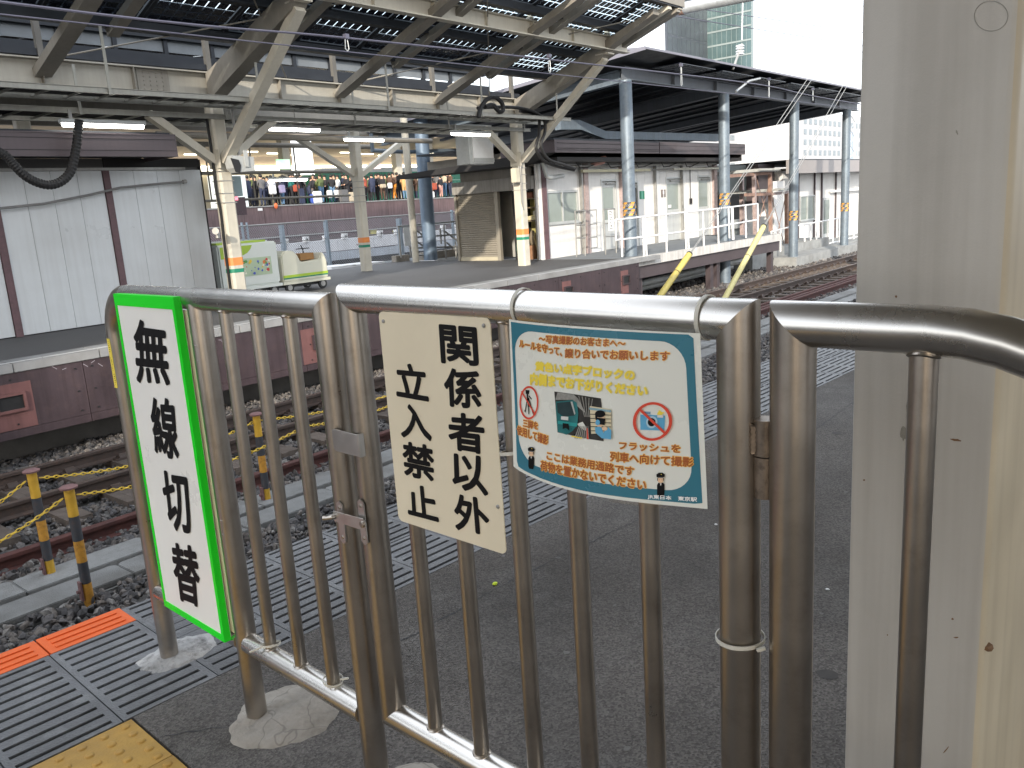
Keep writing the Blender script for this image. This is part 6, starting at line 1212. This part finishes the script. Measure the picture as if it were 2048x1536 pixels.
for i in range(34):
    q = rp.uniform(a[0], c[0]-.05), rp.uniform(a[2]+.05, c[2]-.05); cc_ = rp.choice([(.7,.2,.05), (.6,.05,.05), (.08,.12,.5), (.75,.7,.6), (.7,.5,.05), (.1,.3,.08)]); s_ = rp.uniform(.012, .04); b = B(W); n_ = rp.randint(5, 8)
    b.poly([(q[0]+s_*math.cos(6.283*t/n_)*rp.uniform(.6, 1.1), cv-.0085-.0002*i, q[1]+s_*math.sin(6.283*t/n_)*rp.uniform(.6, 1.1)) for t in range(n_)]); b.build('print_patch', pm('print_%d' % (hash(cc_) % 9999), cc_, .5), pic)
for u in (7.95, 8.9): 
    for v in (cv+.08, cv+.6): wheel(k1, u, v)
k2 = thing('platform_cart', 'cream open-topped cart with a lime stripe and brown box', 'cart', W(9.6, 3.6, 0))
pr = [(9.10, .22), (10.20, .22), (10.20, .56), (10.15, .70), (10.08, .74), (10.02, .60), (9.56, .58), (9.50, .72), (9.40, .82), (9.2, .83), (9.12, .74)]
b = B(W); b.prism([(x, cv+.02, z) for x, z in pr], (0, .6, 0)); b.build('body', wc, k2, bevel=.02); part(k2, 'stripe', lime, (9.11, 10.19, cv+.01, cv+.0195, .30, .35)); part(k2, 'stripe', jgreen, (9.11, 10.19, cv+.01, cv+.0195, .275, .297)); part(k2, 'base_tray', wc, (9.08, 10.23, cv+.0, cv+.66, .165, .218)); part(k2, 'chassis', black, (9.2, 10.1, cv+.1, cv+.6, .1, .164))
for u in (9.25, 10.06):
    for v in (cv+.06, cv+.58): wheel(k2, u, v)
B(W).tube([(9.86, cv+.3, .6), (9.84, cv+.3, .82), (9.80, cv+.3, .9)], .012, 6).build('handle', black, k2); B(W).cyl((9.68, cv+.3, .83), (10.0, cv+.3, .83), .011, 6).build('handle', black, k2)
tag(part(None, 'cardboard_box', pm('box_kraft', (.30,.16,.06), .8), (9.62, 9.95, cv+.1, cv+.45, .605, .74), bevel=.004), 'brown box standing inside the cream cart', 'box')
# ================================================================== BACKDROP BUILDINGS
def far_face(par, o, ax, w_, z0, z1, nx, nz, mt_, gp=.12, depth=.3, nm='window', off=.06):
    """grid of panes on a face; o start (u,v), ax direction (du,dv)"""
    for i in range(nx):
        for k in range(nz):
            a = w_*(i+gp)/nx; c = w_*(i+1-gp)/nx; zz0 = z0+(z1-z0)*(k+gp)/nz; zz1 = z0+(z1-z0)*(k+1-gp)/nz; nrm = (ax[1], -ax[0])
            p = [(o[0]+ax[0]*s+nrm[0]*off, o[1]+ax[1]*s+nrm[1]*off, z) for s, z in ((a, zz0), (c, zz0), (c, zz1), (a, zz1))]; b = B(W); b.prism(p, (-nrm[0]*.04, -nrm[1]*.04, 0)); b.build(nm, mt_, par)
tw_ = thing('office_tower', 'grey and glass office tower rising behind the right canopy', 'building', W(150, 120, 0)); TV = 120.0; tu = FV(1415, 100, TV)[0]; tl = FV(1335, 100, TV)[0]
twm = pm('tower_grey', (.06,.07,.09), .4, .2, .08, .2); twg = pm('tower_glass', (.07,.12,.13), .15, .2, .25, .12, spec=.8); tws = pm('tower_slab', (.24,.29,.30), .5, 0, .1, .3)
part(tw_, 'left_wing', twm, (tl, tu+2, TV, TV+.8, -1, 120)); v2 = FU(1503, 100, tu)[1]; part(tw_, 'right_wing', tws, (tu, tu+1.5, v2, TV-.01, -1, 120))
far_face(tw_, (tl, TV), (1, 0), tu-tl, 10, 100, 9, 14, pm('tower_dark_glass', (.07,.085,.105), .2, .3, .12, .3), .06, nm='window')
for k in range(12): z = 22+k*4.2; part(tw_, 'floor_band', tws, (tu-.25, tu-.02, v2, TV-.02, z, z+.4))
far_face(tw_, (tu, TV-.02), (0, -1), TV-.02-v2, 22.4, 22.4+4.2*12, 9, 12, twg, .04, nm='window', off=.1)
wb1 = thing('pale_office_block', 'very pale office block with rows of windows at the right', 'building', W(120, 60, 0)); vv = 60.0; a = FV(1440, 340, vv)[0]; c = FV(1600, 340, vv)[0]; zt = FV(1500, 232, vv)[2]
pal = pm('block_white', (.46,.47,.49), .6, 0, .04, .3); pg = pm('block_window', (.20,.24,.27), .3, 0, .15, .4)
part(wb1, 'mass', pal, (a-30, c, vv, vv+20, -1, zt)); far_face(wb1, (a-6, vv), (1, 0), c-a+6, 2, zt, 14, 8, pg, .22)
wb2 = thing('pale_office_block', 'lower white block beside the fourth round post', 'building', W(150, 50, 0)); vv = 48.0; a = FV(1600, 340, vv)[0]; c = FV(1712, 340, vv)[0]; zt = FV(1650, 225, vv)[2]
part(wb2, 'mass', pal, (a, c+60, vv, vv+20, -1, zt)); far_face(wb2, (a+1, vv), (1, 0), c-a+10, 3, zt-1, 16, 6, pg, .24)
wb3 = thing('pale_office_block', 'white block behind the brown fascia roofs', 'building', W(60, 60, 0)); part(wb3, 'mass', pal, (20, 78, 64, 80, -1, 12))
# lattice mast and catenary bits
lm = thing('lattice_mast', 'thin lattice mast behind the fourth round post', 'mast', W(45, 6, -1)); a = FV(1698, 340, 6.0); c = FV(1708, 340, 6.0)
for u in (a[0], c[0]): B(W).cyl((u, 6, -1.3), (u, 6, 8), .03, 6).build('leg', galvw, lm)
for i in range(22): z = i*.42-1; B(W).cyl((a[0] if i % 2 else c[0], 6, z), (c[0] if i % 2 else a[0], 6, z+.42), .02, 5).build('lacing', galvw, lm)
part(lm, 'blue_panel', pm('panel_blue', (.45,.52,.62), .4), (c[0]+.3, c[0]+1.3, 6.3, 6.4, 0, 4.4))
bgp = thing('line_portal', 'pale steel pipe of the overhead line crossing above the canopy corner', 'pipe', W(17, -3, 6)); a = FV(1290, 45, -.8); c = FV(1520, -45, -.8)
p0_ = FU(1310, 28, 17.5); p1_ = FU(1500, -10, 17.5); B(W).tube([p0_, p1_, tuple(Vector(p1_)+(Vector(p1_)-Vector(p0_))*2)], .13, 16).build('pipe', galvw, bgp, smooth=True)
pm_ = Vector(p0_).lerp(Vector(p1_), .3); dd_ = (Vector(p1_)-Vector(p0_)).normalized(); B(W).tube([pm_-dd_*.06, pm_+dd_*.06], .135, 16).build('rust_ring', rusto, bgp)
for (x0, y0, x1, y1) in ((1335, 30, 1745, 95), (1380, 15, 1745, 68)):
    tag(B(W).cyl(FV(x0, y0, 4), FV(x1, y1, 4), .015, 6).build('wire', wm), 'thin wire crossing in front of the tower' if y0 > 20 else 'upper thin wire crossing in front of the tower', 'wire')
ins = thing('line_insulator', 'white insulator arm above the grey canopy', 'insulator', W(*FV(1480, 105, -.3))); seg(ins, [(1486,-20,1484,80)], -.3, .02, galvw, 'rod'); seg(ins, [(1484,88,1466,138)], -.3, .03, graym, 'link')
for y in (92, 97, 103, 108): a = FV(1480, y, -.3); B(W).ball(a, .12, .12, .03, 12, 5).build('insulator_disc', whitep, ins, smooth=True)
seg(ins, [(1520,157,1498,162),(1498,162,1472,183)], -.3, .03, galvw, 'arm')
# ================================================================== OUR OWN SIDE: canopy over the near platform and an unseen block added to shade the far left
nc = thing('near_canopy', 'cream canopy over the near platform above the camera', 'canopy', (0, -2, 4)); part(nc, 'ceiling', cream, (-14.5, 12, -9, 2.25, 4.05, 4.2), f=N); part(nc, 'edge_beam', cream, (-14.5, 12, 2.0, 2.2, 3.9, 4.045), f=N)
for x in (-9, -2, 8.5): tag(B().box(x, x+.26, -3.2, -2.94, 0, 4.04).build('platform_column', cream), {-9: 'rear', -2: 'nearer rear', 8.5: 'forward'}[x]+' cream column of the near platform outside the view', 'column')
shade_b = thing('shade_block', 'tall unseen block added to shade the left of the opposite platform', 'building', (-57, -10, 0)); part(shade_b, 'mass', pm('block_buff', (.42,.38,.34), .7, 0, .08, .2), (-75, -40, -15.6, -4, -1.3, 34), f=N)  # added out of view to keep the sun off the left office
